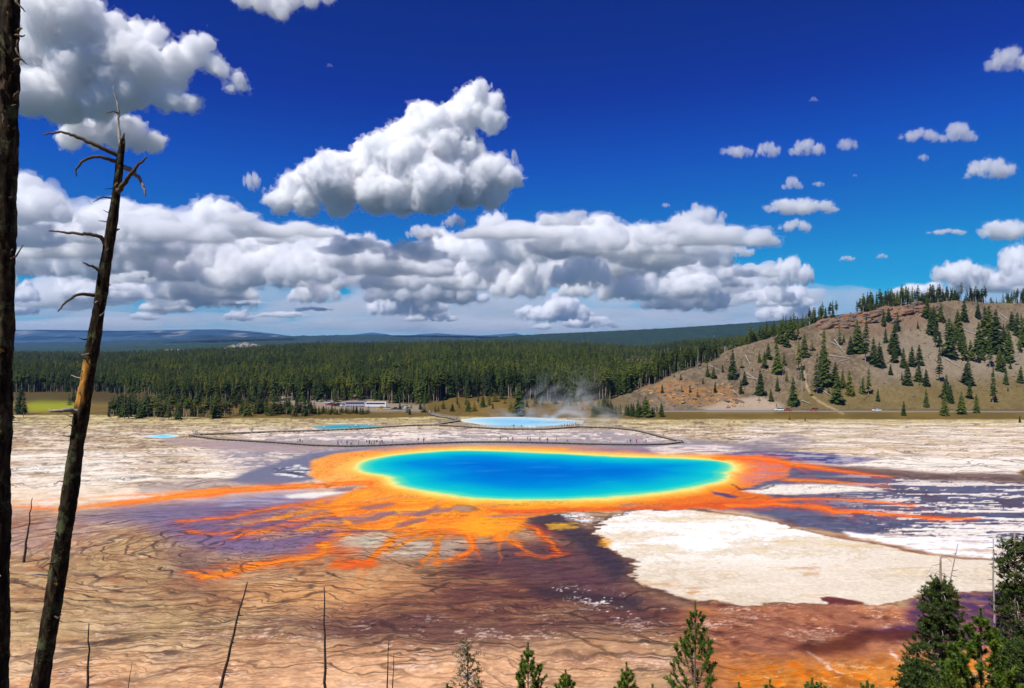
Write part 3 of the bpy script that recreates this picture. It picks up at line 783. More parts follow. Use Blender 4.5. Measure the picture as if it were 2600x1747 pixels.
def ridge(name, Yc, sky_line, mat, front, back, rough=0.0, bare=None, gul=0.0, nx=300, base=0.0, conv=1.3):
    S = np.array(sky_line, float)
    px = np.linspace(S[0, 0], S[-1, 0], nx)
    zc = CAM_H + (HZ - np.interp(px, S[:, 0], S[:, 1])) / F * Yc
    zc = np.maximum(zc, 2)
    X = (px - CX) / F * Yc
    ts = np.concatenate([np.linspace(0, 1, 44), 1 + np.linspace(.08, 1, 10)])
    vx = np.repeat(X[None], len(ts), 0)
    vy = np.repeat((Yc + np.where(ts < 1, (ts - 1) * front, (ts - 1) * back))[:, None], nx, 1)
    prof = np.where(ts <= 1, ts ** conv, 1 - (ts - 1) ** 2 * .9)
    vz = base + (zc[None] - base) * prof[:, None]
    k = np.sin(np.clip(ts, 0, 1) * np.pi)[:, None]
    vz = vz + gul * k * (fbm(vx / (front * .35), vy / (front * .8), 4) + .4 * np.abs(noise2(vx / (front * .12), vy / front)))
    vz = vz + rough * np.clip(ts * 4, 0, 1)[:, None] * noise2(vx / (Yc * .004), vy / (Yc * .008))
    me = mesh_np(name, np.stack([vx.ravel(), vy.ravel(), vz.ravel()], 1), grid_faces(len(ts), nx))
    if bare is not None: attr_f(me, 'bare', bare(vx, vy, ts[:, None] + 0 * vx).ravel())
    ob = link(name, me, mat)
    tag(ob, kind='structure')
    return ob

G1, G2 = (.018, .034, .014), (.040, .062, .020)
RIDGE_Y = 4600
RIDGE = [(1040,900),(1100,880),(1200,862),(1300,852),(1400,847),(1600,838),(1700,833),(1900,820),(2050,808),(2150,797),(2300,785),(2600,770),(2900,760)]
ridge('hill', RIDGE_Y, RIDGE, hill_mat('ridge_forest', (.010, .026, .014), (.026, .050, .022), None, .014), 1500, 1500, 5, gul=22, nx=460, base=20)
ridge('hill', 3900, [(-700,896),(0,890),(100,888),(300,881),(500,873),(700,867),(900,871),(1100,880),(1300,892),(1500,900)], hill_mat('near_plateau', (.020, .042, .026), (.034, .062, .034), None, .012), 1500, 1500, 5, gul=14, base=10)
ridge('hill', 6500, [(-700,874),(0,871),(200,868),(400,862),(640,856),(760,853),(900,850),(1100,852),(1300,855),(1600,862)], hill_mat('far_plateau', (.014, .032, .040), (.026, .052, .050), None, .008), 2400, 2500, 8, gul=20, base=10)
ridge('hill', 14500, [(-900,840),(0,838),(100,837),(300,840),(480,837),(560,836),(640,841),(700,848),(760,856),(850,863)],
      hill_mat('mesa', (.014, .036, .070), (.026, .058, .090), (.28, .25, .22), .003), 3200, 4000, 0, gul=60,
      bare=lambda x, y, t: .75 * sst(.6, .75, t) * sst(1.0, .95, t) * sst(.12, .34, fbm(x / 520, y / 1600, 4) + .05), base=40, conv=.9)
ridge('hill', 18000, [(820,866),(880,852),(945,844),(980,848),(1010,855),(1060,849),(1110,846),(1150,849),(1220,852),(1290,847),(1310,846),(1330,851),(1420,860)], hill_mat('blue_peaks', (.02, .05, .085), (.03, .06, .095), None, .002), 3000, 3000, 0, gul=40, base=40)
# bare pale knoll and the meadow before it
ridge('hill', 3000, [(290,905),(360,896),(400,891),(440,886),(480,889),(510,892),(560,887),(590,876),(620,869),(645,875),(660,886),(680,894),(720,905)], hill_mat('pale_knoll', (.30, .27, .21), (.46, .42, .34), (.03, .045, .03), .03), 260, 400, 3, gul=6, nx=200, base=22,
      bare=lambda x, y, t: sst(.02, .12, noise2(x / 16, y / 16) + .25 * sst(-1120, -1250, -np.abs(x + 1170))) * .9)
me = mesh_np('meadow', [(x, y, z) for x, y, z in [(-2400, 1900, 26.5), (-700, 1900, 29), (-650, 2900, 25), (-1800, 2900, 24)]], np.array([[0, 1, 2, 3]]))
tag(link('meadow', me, simple('dry_meadow', (.42, .37, .15), .95, .2, .01, .1)), kind='structure')
# wide low plain closing the ground out to the horizon
me = mesh_np('plain', [(-40000, 2200, 6), (40000, 2200, 6), (40000, 40000, 6), (-40000, 40000, 6)], np.array([[0, 1, 2, 3]]))
tag(link('plain', me, hill_mat('plain_forest', (.02, .04, .03), (.035, .06, .04), None, .004)), kind='structure')

# ------------------------------------------------------------------ haze
bm = bmesh.new(); bmesh.ops.create_cube(bm, size=1.0)
me = bpy.data.meshes.new('haze'); bm.to_mesh(me); bm.free()
hz_o = link('haze', me); hz_o.scale = (90000, 62000, 801); hz_o.location = (0, 30000 - 20000 + 1000, 396)
mh = bpy.data.materials.new('haze'); mh.use_nodes = True; hn = mh.node_tree; hn.nodes.clear()
pv = nd(hn, 'ShaderNodeVolumePrincipled', Density=HAZE)
pv.inputs['Color'].default_value = (.24, .52, 1.0, 1)
pv.inputs['Anisotropy'].default_value = 0.0
ho = hn.nodes.new('ShaderNodeOutputMaterial'); hn.links.new(pv.outputs[0], ho.inputs['Volume'])
me.materials.append(mh)
tag(hz_o, 'thin blue haze filling the valley air', kind='stuff')

# ------------------------------------------------------------------ clouds
def surface_nets(Fd):
    """vertices and quads of the zero level of a 3-D field (inside > 0)"""
    nx, ny, nz = Fd.shape
    ins = Fd > 0
    cnt = np.zeros((nx-1, ny-1, nz-1), np.int8)
    for a in (0, 1):
        for b in (0, 1):
            for c in (0, 1):
                cnt += ins[a:nx-1+a, b:ny-1+b, c:nz-1+c]
    act = (cnt > 0) & (cnt < 8)
    idx = np.full(act.shape, -1, np.int32)
    I = np.argwhere(act); idx[act] = np.arange(len(I))
    acc = np.zeros((len(I), 3)); num = np.zeros(len(I))
    corners = [(a, b, c) for a in (0, 1) for b in (0, 1) for c in (0, 1)]
    for p in corners:
        for ax in range(3):
            if p[ax]: continue
            q = list(p); q[ax] = 1
            fp = Fd[I[:, 0]+p[0], I[:, 1]+p[1], I[:, 2]+p[2]]; fq = Fd[I[:, 0]+q[0], I[:, 1]+q[1], I[:, 2]+q[2]]
            cr = (fp > 0) != (fq > 0)
            t = np.where(cr, fp / np.where(cr, fp - fq, 1), 0)
            pt = np.array(p, float)[None] + 0 * acc; pt[:, ax] += t
            acc += pt * cr[:, None]; num += cr
    Vv = I + acc / num[:, None]
    quads = []
    for ax in range(3):
        sl0 = [slice(1, -1)] * 3; sl0[ax] = slice(0, -1); sl1 = list(sl0); sl1[ax] = slice(1, None)
        A = ins[tuple(sl0)]; B = ins[tuple(sl1)]
        for flip, mk in ((False, A & ~B), (True, ~A & B)):
            E = np.argwhere(mk)
            if len(E) == 0: continue
            for k in range(3):
                if k != ax: E[:, k] += 1
            u, v = (ax + 1) % 3, (ax + 2) % 3
            def cell(du, dv):
                c = E.copy(); c[:, u] += du; c[:, v] += dv
                return idx[c[:, 0], c[:, 1], c[:, 2]]
            q = np.stack([cell(-1, -1), cell(0, -1), cell(0, 0), cell(-1, 0)], 1)
            quads.append(q[:, ::-1] if flip else q)
    return Vv, np.concatenate(quads)

def cloud_mesh(name, blobs, vox, seed, levels=(0.42, 0.2, 0.1), base=None, soft=1, depth=.55, amp=.34):
    """blobs: (x, z, r) in any unit; cauliflower heads are grown on them"""
    rg = np.random.default_rng(seed)
    B = np.array(blobs, float)
    sph = [(x, rg.normal() * r * depth * .6, z, r * .92) for x, z, r in B]
    cur = list(sph); allS = list(sph)
    for li, lv in enumerate(levels):
        nxt = []
        for (x, y, z, r) in cur:
            nn = (18, 10, 7)[li]
            rmin = vox * 1.3
            for _ in range(nn):
                d = rg.normal(size=3); d /= np.linalg.norm(d)
                if d[2] < -.25: d[2] *= -1
                if d[1] > .55 and rg.random() < .7: d[1] *= -1
                rr = r * (.28 + .26 * rg.random()) * (1.0 if li == 0 else .95)
                if rr < rmin: continue
                nxt.append((x + d[0] * r * .86, y + d[1] * r * .86, z + d[2] * r * .86, rr))
        allS += nxt; cur = nxt
    S = np.array(allS)
    if base is not None: S = S[S[:, 2] + S[:, 3] > base]
    lo = (S[:, :3] - S[:, 3:4]).min(0) - 8 * vox; hi = (S[:, :3] + S[:, 3:4]).max(0) + 8 * vox
    if base is not None: lo[2] = max(lo[2], base - 12 * vox)
    n3 = np.ceil((hi - lo) / vox).astype(int) + 1
    Fd = np.full(n3, -9 * vox, np.float32)
    for x, y, z, r in S:
        c = (np.array((x, y, z)) - lo) / vox; rv = r / vox
        a = np.maximum(np.floor(c - rv - 7).astype(int), 0); b = np.minimum(np.ceil(c + rv + 8).astype(int), n3)
        if (b <= a).any(): continue
        gx, gy, gz = np.ogrid[a[0]:b[0], a[1]:b[1], a[2]:b[2]]
        f = r - vox * np.sqrt((gx - c[0]) ** 2 + (gy - c[1]) ** 2 + (gz - c[2]) ** 2).astype(np.float32)
        v = Fd[a[0]:b[0], a[1]:b[1], a[2]:b[2]]
        np.maximum(v, f, out=v)
    for _ in range(soft):
        for ax in range(3):
            Fd = (np.roll(Fd, 1, ax) + 2 * Fd + np.roll(Fd, -1, ax)) / 4
    rad = np.median(B[:, 2])
    sh = np.argwhere(np.abs(Fd) < max(7.5 * vox, amp * rad * .9))
    w = sh * vox + lo
    rad = np.median(B[:, 2])
    dn = noise3(w / (rad * .8)) * .5
    ww = w + rad * .12 * np.column_stack([noise3(w / (rad * .3) + 11), noise3(w / (rad * .3) + 23), noise3(w / (rad * .3) + 37)])
    for sc_, am in ((.42, .45), (.2, .42), (.1, .40), (.06, .30)):
        if rad * sc_ > 1.25 * vox: dn = dn + am * (.34 - 1.6 * np.abs(noise3(ww / (rad * sc_) + 5 * sc_)))
    Fd[sh[:, 0], sh[:, 1], sh[:, 2]] += (dn * rad * amp).astype(np.float32)
    if base is not None:
        zz = np.arange(n3[2]) * vox + lo[2]
        xx = np.arange(n3[0]) * vox + lo[0]; yy = np.arange(n3[1]) * vox + lo[1]
        bn = base + rad * .22 * fbm(np.repeat(xx[:, None], n3[1], 1) / (rad * .8), np.repeat(yy[None], n3[0], 0) / (rad * .8), 4)
        Fd = np.minimum(Fd, (zz[None, None] - bn[:, :, None]).astype(np.float32))
    Fd[0] = Fd[-1] = -vox; Fd[:, 0] = Fd[:, -1] = -vox; Fd[:, :, 0] = Fd[:, :, -1] = -vox
    Vv, Q = surface_nets(Fd)
    core = mesh_np(name, Vv * vox + lo, Q)
    G_ = np.full(n3, -vox, np.float32); v2 = vox * 2
    if len(sh):
        fr = Fd[sh[:, 0], sh[:, 1], sh[:, 2]] + vox * 1.3 + vox * (5.0 * noise3(ww / (rad * .35) + 61) + 3.5 * noise3(ww / max(rad * .14, 3 * vox) + 71) + 1.5 * noise3(ww / (5 * vox) + 81))
        far_in = Fd > 4.5 * vox
        G_[sh[:, 0], sh[:, 1], sh[:, 2]] = np.clip(fr, -3 * vox, 3 * vox); G_[far_in] = 3 * vox
    G_[0] = G_[-1] = -vox; G_[:, 0] = G_[:, -1] = -vox; G_[:, :, 0] = G_[:, :, -1] = -vox
    Vv, Q = surface_nets(np.ascontiguousarray(np.pad(G_[::2, ::2, ::2], 1, constant_values=-vox)))
    return core, mesh_np(name + '_fringe', (Vv - 1) * v2 + lo, Q)

def cloud_mat(name, k):
    m, n, p, o = new_mat(name)
    n.nodes.remove(p)
    vs = nd(n, 'ShaderNodeVolumeScatter', Density=CLOUD_DENSITY * k, Anisotropy=0.0)
    vs.inputs['Color'].default_value = (.9985, .9985, .999, 1)
    n.links.new(vs.outputs[0], o.inputs['Volume'])
    return m
CLOUD, CLOUD_FAR, CLOUD_THIN = cloud_mat('cumulus', 1.05), cloud_mat('far_cumulus', .42), cloud_mat('thin_cumulus', .42)
FRINGE = {'cumulus': cloud_mat('cumulus_fringe', .32), 'far_cumulus': cloud_mat('far_fringe', .12), 'thin_cumulus': cloud_mat('thin_fringe', .2)}
BASE_ALT = 1250.0

def put_cloud(me, D, px=None, py=None, sx=1.0, sz=1.0, flip=False, label='', group=None, rz=0, mat=None):
    core, fringe = me
    ob = link('cloud', core, mat or CLOUD)
    link('fringe', fringe, FRINGE[(mat or CLOUD).name], ob)
    s = D / F
    if px is None: ob.location = (-CX * s, D, CAM_H + HZ * s)
    else: ob.location = ((px - CX) * s, D, CAM_H + (HZ - py) * s)
    ob.scale = ((-1 if flip else 1) * s * sx, s * (sx + sz) / 2, s * sz)
    tag(ob, label, 'cloud', group)
    return ob

def dist_for(py): return min(26000, BASE_ALT * F / max(30, HZ - py))

big = [(712,515,30),(750,485,42),(795,458,42),(855,468,58),(900,440,45),(955,425,66),(1000,395,52),(1040,365,58),(1080,318,50),(1110,375,78),(1155,335,56),(1195,282,44),(1212,246,30),(1250,268,26),(1245,312,30),(1145,430,80),(1190,470,60),(1060,460,80),(960,495,55),(860,515,40),(1245,440,42),(1285,455,32),(1312,458,17),(1245,490,38),(1110,500,60),(1020,510,50),(780,520,32)]
me = cloud_mesh('cloud', [(a, -b, r) for a, b, r in big], 3.1, 1, base=-546)
put_cloud(me, dist_for(546), label='large towering white cumulus with grey base standing alone in mid sky')
lft = [(50,70,55),(105,45,48),(165,85,85),(235,85,66),(95,150,85),(200,175,95),(300,150,76),(352,105,42),(390,95,30),(370,178,56),(425,195,42),(455,165,40),(500,140,36),(524,112,22),(545,170,22),(300,235,58),(150,250,66),(80,245,56),(425,255,28),(455,262,24),(485,262,22),(400,245,28),(15,180,66),(250,270,42),(575,185,16),(600,198,17),(612,218,14),(590,228,11),(560,180,15)]
me = cloud_mesh('cloud', [(a, -b, r) for a, b, r in lft], 3.4, 2, base=-312)
put_cloud(me, dist_for(312), label='big puffy white cumulus with dark flat base high beside the bare trunk')
me = cloud_mesh('cloud', [(a, -b, r) for a, b, r in [(165,355,24),(215,335,30),(275,328,34),(330,338,34),(352,368,22),(395,360,20),(312,365,26),(240,352,26),(190,345,26),(375,362,22)]], 2.8, 3)
put_cloud(me, dist_for(380), label='ragged small white cloud hanging below the big puffy cumulus')
me = cloud_mesh('cloud', [(a, -b, r) for a, b, r in [(620,2,22),(660,8,24),(700,16,27),(716,36,16),(745,10,22),(790,2,20),(835,-4,18)]], 2.8, 4)
put_cloud(me, dist_for(60) * .9, label='small white cloud cut by the top of the deep blue sky')

# small fair-weather clouds: five shapes of unit width
protos = []
for k in range(6):
    rg = np.random.default_rng(40 + k)
    b = []
    nb = 9 if k != 4 else 6
    for i in range(nb):
        t = (i + .5) / nb
        h = math.sin(t * math.pi) ** .7
        r = (7 + 10 * h) * (.55 + .8 * rg.random())
        b.append((t * 130 - 65, 4 + r * .6 + rg.random() * 14 * h + 6 * math.sin(t * 9 + k * 2), r))
        if rg.random() < .5: b.append((t * 120 - 60, 2 + rg.random() * 10, r * .6))
    protos.append(cloud_mesh('small_cloud', b, 1.6, 60 + k, base=0 if k % 2 else None, levels=(.4,), amp=.95, soft=0))
small = [(1872,382,88,32),(1948,380,66,38),(2050,375,96,36),(2150,365,56,32),(2330,342,112,36),(2430,338,100,42),(2345,398,30,20),(2510,428,130,48),(2565,152,135,52),(2028,522,196,42),(2015,572,92,34),(2010,466,58,28),(2078,466,34,15),(1875,638,80,28),(2010,690,118,62),(2560,582,170,52),(2400,588,110,16),(2065,252,26,10),(640,455,44,50),(2150,656,42,13),(2240,650,32,11),(1075,588,100,40),(1150,560,66,36),(836,166,20,8),(2440,690,150,72),(2590,670,110,90),(1835,545,26,16),(1690,520,24,12),(2170,445,14,8),(1305,400,26,32)]
for k, (px, py, w, h) in enumerate(small):
    b = py + h / 2
    D = dist_for(b)
    look = 'tiny white puff of cloud' if w < 45 else 'rounded small white cloud' if h / w > .42 else 'long flat white cloud' if h / w < .27 else 'small ragged white cloud'
    put_cloud(protos[k % 6], D, px, b, w / 140, h / 46, k % 2 == 1, look + ' drifting in open blue sky', 'small scattered clouds', mat=CLOUD_THIN)

# the long bank above the horizon
bankp = []
for k in range(8):
    rg = np.random.default_rng(90 + k)
    b = []
    for i in range(22):
        t = rg.random()
        h = (math.sin(t * math.pi) ** .5) * (.35 + .65 * rg.random())
        r = (13 + 24 * h * rg.random() + 8 * h)
        b.append((t * 260 - 130, r * .4 + 95 * h * rg.random() ** 1.3, r))
    for i in range(9): b.append((i * 28 - 112 + rg.normal() * 10, 8 + 6 * rg.random(), 15 + 8 * rg.random()))
    bankp.append(cloud_mesh('bank_cloud', b, 4.0, 120 + k, base=0 if k % 3 == 0 else None, levels=(.4, .2)))
rg = np.random.default_rng(77)
TOP = [(-60,425),(60,430),(200,470),(400,515),(600,540),(800,570),(940,590),(985,650),(1060,580),(1200,560),(1400,555),(1450,525),(1650,560),(1770,525),(1830,545),(1860,650),(1960,690),(2100,745),(2300,700),(2480,640),(2660,610)]
LOOK = ['heaped', 'ragged', 'wide', 'low', 'towering', 'lumpy', 'flat based', 'broken']
bank = []
for row, (b0, b1, nn, w0, w1) in enumerate([(590, 660, 14, 170, 400), (640, 700, 18, 150, 360), (680, 735, 20, 120, 320), (715, 765, 20, 90, 260), (745, 795, 18, 70, 220), (780, 815, 10, 60, 150)]):
    for i in range(nn):
        px = -60 + 2160 * (i + rg.random()) / nn
        if row == 5 and rg.random() < .3: continue
        b = b0 + (b1 - b0) * rg.random()
        w = w0 + (w1 - w0) * rg.random() ** 1.5
        h = w * rg.uniform(.34, .66)
        tp = interp(px, TOP)
        if b - h < tp: h = b - tp
        if h < 22: continue
        bank.append((px, b, w, h))
bank += [(60,560,300,125),(300,600,330,100),(2340,755,160,50),(2520,740,200,80),(2640,725,160,90),(1775,585,130,75),(1440,572,140,55),(905,645,150,80)]
vm, vn, vp_, vo = new_mat('cloud_veil'); vn.nodes.remove(vp_)
vv = nd(vn, 'ShaderNodeVolumeScatter', Density=CLOUD_DENSITY * .08, Anisotropy=0.0); vv.inputs['Color'].default_value = (.995, .995, .998, 1)
vn.links.new(vv.outputs[0], vo.inputs['Volume'])
vm2 = cloud_mat('horizon_veil', .013)
for k, (px, b, w, h) in enumerate(bank):
    i = int(rg.integers(8))
    put_cloud(bankp[i], min(27000, max(5200, dist_for(b) * rg.uniform(.72, 1.45))), px, b, w / 270, h / 118, rg.random() < .5, '%s white cumulus in the long cloud bank above the horizon' % LOOK[i], 'cloud bank above the horizon', mat=CLOUD_FAR)
# thin soft cloud filling the gaps of the bank
for k, (px, b, w, h) in enumerate([(80,640,420,190),(330,660,460,150),(600,690,480,140),(850,720,380,110),(1130,700,420,130),(1420,720,460,120),(1680,740,460,110),(1900,770,380,90),(250,775,520,110),(650,790,560,100),(1050,800,560,100),(1450,806,560,110),(1250,790,460,80),(1750,800,560,120),(2050,812,520,110),(2560,800,460,130),(100,800,460,90),(900,815,600,80),(400,828,700,50),(1650,832,700,60),(1000,838,760,46),(200,842,700,40),(1350,846,760,40)]):
    me = bankp[(1, 2, 4, 5, 7)[k % 5]][0].copy(); me.materials.clear()
    ob = link('cloud', me, vm if b < 790 else vm2); Dv = min(34000, dist_for(b) * 1.25) if b < 815 else 34000; s_ = Dv / F
    ob.location = ((px - CX) * s_, Dv, CAM_H + (HZ - b) * s_); ob.scale = (s_ * w / 270 * (-1 if k % 2 else 1), s_ * w / 270, s_ * h / 118)
    tag(ob, 'soft translucent pale cloud behind the heaped cloud bank', 'cloud', 'pale clouds behind the cloud bank')
for k, (px, b, w, h) in enumerate([(560,748,130,18),(720,806,140,14),(800,790,110,10),(1100,815,140,26),(1350,808,90,32),(1500,832,150,26),(300,738,90,14),(1380,838,60,16),(640,772,90,10)]):
    put_cloud(protos[(k + 2) % 6], dist_for(b), px, b, w / 140, h / 40, k % 2 == 0, 'thin far cloud streak low over the mountains', 'low far cloud streaks', mat=CLOUD_THIN)
# ------------------------------------------------------------------ conifers
def leaf_mat(name, dark, light, tip=(.10, .12, .025), scale=.35):
    m, n, p, o = new_mat(name)
    oi = n.nodes.new('ShaderNodeObjectInfo')
    f = noise_n(n, objc(n), scale, 4, .6)
    c = ramp(n, f, [(.3, dark), (.62, light), (.85, tip)])
    stand = noise_n(n, oi.outputs['Location'], .012, 3, .6)
    c = mixc(n, 1.0, c, ramp(n, stand, [(.35, (.42, .52, .5)), (.5, (.85, .88, .85)), (.66, (1.5, 1.35, .85))]), 'MULTIPLY')
    c = mixc(n, 1.0, c, ramp(n, oi.outputs['Random'], [(0, (.42, .5, .45)), (.45, (.9, .95, .9)), (.8, (1.3, 1.2, .8)), (1, (1.75, 1.3, .75))]), 'MULTIPLY')
    n.links.new(c, p.inputs['Base Color'])
    p.inputs['Roughness'].default_value = .75; p.inputs['Specular IOR Level'].default_value = .2
    return m
SPRUCE = leaf_mat('spruce_needles', (.018, .036, .008), (.058, .086, .014), (.11, .125, .02))
LODGE = leaf_mat('lodgepole_needles', (.026, .046, .006), (.086, .108, .012), (.17, .165, .02))
YOUNG = leaf_mat('young_pine_needles', (.040, .062, .012), (.085, .10, .018), (.15, .15, .03))
BARK = simple('conifer_bark', (.15, .115, .085), .95, .4, 2.0, .1)
PALEBARK = simple('pale_lodgepole_bark', (.36, .28, .21), .95, .35, 1.5, .1)
GREYWOOD = simple('weathered_grey_wood', (.34, .31, .28), .9, .35, 2.0, .15)

def tube(path, rad, ns=6, cap=True):
    """lofted tube along a path; returns verts, quads, tris"""
    P = np.asarray(path, float); N = len(P); rad = np.asarray(rad, float)
    T = np.gradient(P, axis=0); T /= np.linalg.norm(T, axis=1)[:, None] + 1e-9
    ref = np.array([1.0, 0, 0]) if abs(T[0][0]) < .8 else np.array([0, 1.0, 0])
    A = np.cross(T, ref); A /= np.linalg.norm(A, axis=1)[:, None] + 1e-9
    Bv = np.cross(T, A)
    an = np.arange(ns) / ns * 2 * np.pi
    Vt = P[:, None] + rad[:, None, None] * (np.cos(an)[None, :, None] * A[:, None] + np.sin(an)[None, :, None] * Bv[:, None])
    i = np.arange((N - 1) * ns); r = i // ns; c = i % ns; c2 = (c + 1) % ns
    Q = np.stack([r * ns + c, r * ns + c2, (r + 1) * ns + c2, (r + 1) * ns + c], 1)
    Vt = Vt.reshape(-1, 3)
    Tt = np.zeros((0, 3), int)
    if cap:
        Vt = np.vstack([Vt, P[-1]]); k = len(Vt) - 1; b = (N - 1) * ns
        Tt = np.array([[b + j, b + (j + 1) % ns, k] for j in range(ns)])
    return Vt, Q, Tt

class Geo:
    def __init__(s): s.v = []; s.q = []; s.t = []; s.n = 0
    def add(s, V, Q=None, T=None):
        V = np.asarray(V, float); s.v.append(V)
        if Q is not None and len(Q): s.q.append(np.asarray(Q) + s.n)
        if T is not None and len(T): s.t.append(np.asarray(T) + s.n)
        s.n += len(V)
    def tube(s, path, rad, ns=6): s.add(*tube(path, rad, ns))
    def box(s, c, d, rz=0.0):
        c = np.asarray(c, float); d = np.asarray(d, float) / 2
        V = np.array([(a, b, e) for a in (-1, 1) for b in (-1, 1) for e in (-1, 1)]) * d
        if rz:
            cs, sn = math.cos(rz), math.sin(rz)
            V = np.column_stack([V[:, 0] * cs - V[:, 1] * sn, V[:, 0] * sn + V[:, 1] * cs, V[:, 2]])
        s.add(V + c, [(0, 1, 3, 2), (4, 6, 7, 5), (0, 4, 5, 1), (2, 3, 7, 6), (0, 2, 6, 4), (1, 5, 7, 3)])
    def mesh(s, name, smooth=True):
        f = []
        if s.q: f.append(np.concatenate(s.q))
        if s.t: f.append(np.concatenate(s.t))
        return mesh_np(name, np.concatenate(s.v), f, smooth)

def conifer(seed, h=18.0, wid=.17, c0=.06, tiers=20, per=8, droop=.35, ragged=.35, trunk_r=.012, shape='cone'):
    """trunk and crown meshes of unit tree of height h"""
    rg = np.random.default_rng(seed)
    g = Geo()
    zs = np.linspace(0, h * .97, 8)
    lean = rg.normal(size=2) * .01 * h
    path = np.column_stack([lean[0] * (zs / h) ** 2, lean[1] * (zs / h) ** 2, zs])
    g.tube(path, h * trunk_r * (1 - .9 * zs / h), 6)
    tr = g.mesh('trunk')
    c = Geo()
    for k in range(tiers):
        f = (k + rg.random() * .6) / tiers
        z = h * (c0 + (1 - c0) * f)
        if shape == 'cone': r = h * wid * (1 - f) ** .62 * (.8 + .2 * min(1, f * 6 + .2)) + .01 * h * (1 - f)
        else: r = h * wid * (math.sin(min(1, f * 1.05 + .12) * math.pi * .93) ** .8 + .1)
        off = lean * (z / h) ** 2
        nb = max(4, int(per * (.6 + .4 * (1 - f))))
        a0 = rg.random() * 6.28
        for j in range(nb):
            if rg.random() < ragged * .35: continue
            a = a0 + j / nb * 6.28 + rg.normal() * .25
            L = r * (1 - ragged * .5 + ragged * rg.random())
            d = np.array([math.cos(a), math.sin(a), 0]); s = np.array([-d[1], d[0], 0])
            wd = max(.28 * L, .012 * h)
            b = np.array([off[0], off[1], z])
            dz = -droop * L
            up = .045 * h * (.5 + rg.random() * .6)
            mid = b + d * L * .62 + np.array([0, 0, dz * .45])
            V = [b + np.array([0, 0, up * .55]), mid + s * wd + np.array([0, 0, -up * .25]), b + d * L + np.array([0, 0, dz + up * .1 * rg.normal()]), mid - s * wd + np.array([0, 0, -up * .25]),
                 mid + np.array([0, 0, up * .45]), b + d * L * .25 + np.array([0, 0, -up * .35])]
            c.add(V, None, [(0, 1, 4), (1, 2, 4), (2, 3, 4), (3, 0, 4), (0, 5, 1), (0, 3, 5), (1, 5, 2), (5, 3, 2)])
    tip = np.array([lean[0], lean[1], h])
    c.add([tip + (0, 0, .02 * h), tip + (.012 * h, 0, -.07 * h), tip + (-.006 * h, .01 * h, -.07 * h), tip + (-.006 * h, -.01 * h, -.07 * h)], None, [(0, 1, 2), (0, 2, 3), (0, 3, 1)])
    return tr, c.mesh('crown', False)

PROTO = {'spruce': [], 'lodge': [], 'young': [], 'slim': []}
for k in range(5): PROTO['spruce'].append(conifer(200 + k, 18, .15 + .02 * (k % 3), .04, 26, 11, .42, .6))
for k in range(5): PROTO['lodge'].append(conifer(220 + k, 18, .10 + .015 * (k % 3), .40 + .07 * (k % 3), 15, 8, .1, .7, .013, 'oval'))
for k in range(4): PROTO['young'].append(conifer(240 + k, 6, .20 + .03 * (k % 2), .03, 14, 8, .12, .5, .014))
for k in range(4): PROTO['slim'].append(conifer(260 + k, 18, .085, .10 + .05 * k, 22, 7, .35, .6, .010))
for kind, fm, bm_ in (('spruce', SPRUCE, BARK), ('lodge', LODGE, PALEBARK), ('young', YOUNG, BARK), ('slim', SPRUCE, PALEBARK)):
    for t, c in PROTO[kind]:
        t.materials.append(bm_); c.materials.append(fm)
PH = {'spruce': 18.0, 'lodge': 18.0, 'young': 6.0, 'slim': 18.0}

def tree(x, y, z, h, kind, label, group, seed, wide=1.0):
    t, c = PROTO[kind][seed % len(PROTO[kind])]
    r = empty('conifer_tree', (x, y, z - .15), random.random() * 6.28)
    s = h / PH[kind]
    r.scale = (s * wide, s * wide, s)
    for nm, me in (('trunk', t), ('crown', c)):
        o_ = bpy.data.objects.new(nm, me); o_.parent = r; col.objects.link(o_)
    look = ('broad ' if wide > 1.48 else 'slender ' if wide < 1.2 else '') if group else ''
    tag(r, look + label, 'tree', group)
    return r

HZX = lambda x: 1700 + x * .3856
HZY = lambda y: 680 + y * .3856
hill_trees = [(1120,510,380),(1190,570,460),(1240,560,370),(1290,625,355),(1345,635,480),(1483,575,370),(1014,650,430),(1027,780,560),(1000,700,560),(970,830,600),(1090,780,640),(1105,890,710),(1140,790,690),(1185,840,690),(815,905,740),(850,680,500),(885,590,450),(710,700,530),(625,660,560),(755,640,570),(710,815,730),(667,880,808),(600,840,690),(470,830,750),(300,825,760),(415,735,560),(250,720,640),(290,730,660),(135,825,770),(185,850,800),(1310,835,680),(1270,830,730),(1455,705,640),(1540,655,540),(1595,650,530),(1645,640,520),(1565,775,640),(1640,750,640),(1690,780,680),(1775,755,550),(1780,520,430),(1735,440,270),(1785,355,250),(1840,590,360),(1900,480,300),(1940,620,460),(1985,610,490),(1960,765,620),(1975,860,760),(2040,560,380),(2100,520,280),(2110,660,450),(2150,560,310),(2230,620,450),(2130,890,680),(2215,770,675),(2310,760,660),(2255,410,300),(2290,450,310),(2325,520,350),(2030,330,240),(2080,400,270),(1820,860,720),(1810,975,840),(1850,890,780),(1690,920,810),(1540,975,885),(1920,965,830),(2020,955,840),(2180,680,560),(2200,480,380),(930,580,540),(545,685,660),(870,740,640),(495,770,690),(80,820,770),(220,765,725),(30,720,690),(1530,740,690),(2060,610,520),(1870,500,380),(1500,700,690),(2170,630,540),(1935,560,430),(350,690,640),(590,620,560),(650,600,500),(690,480,360),(735,500,360),(800,470,340),(845,480,360),(770,520,420)]
hill_trees = hill_trees + [(2306,1058,1012),(790,1003,963),(893,1008,980)]
k = 0
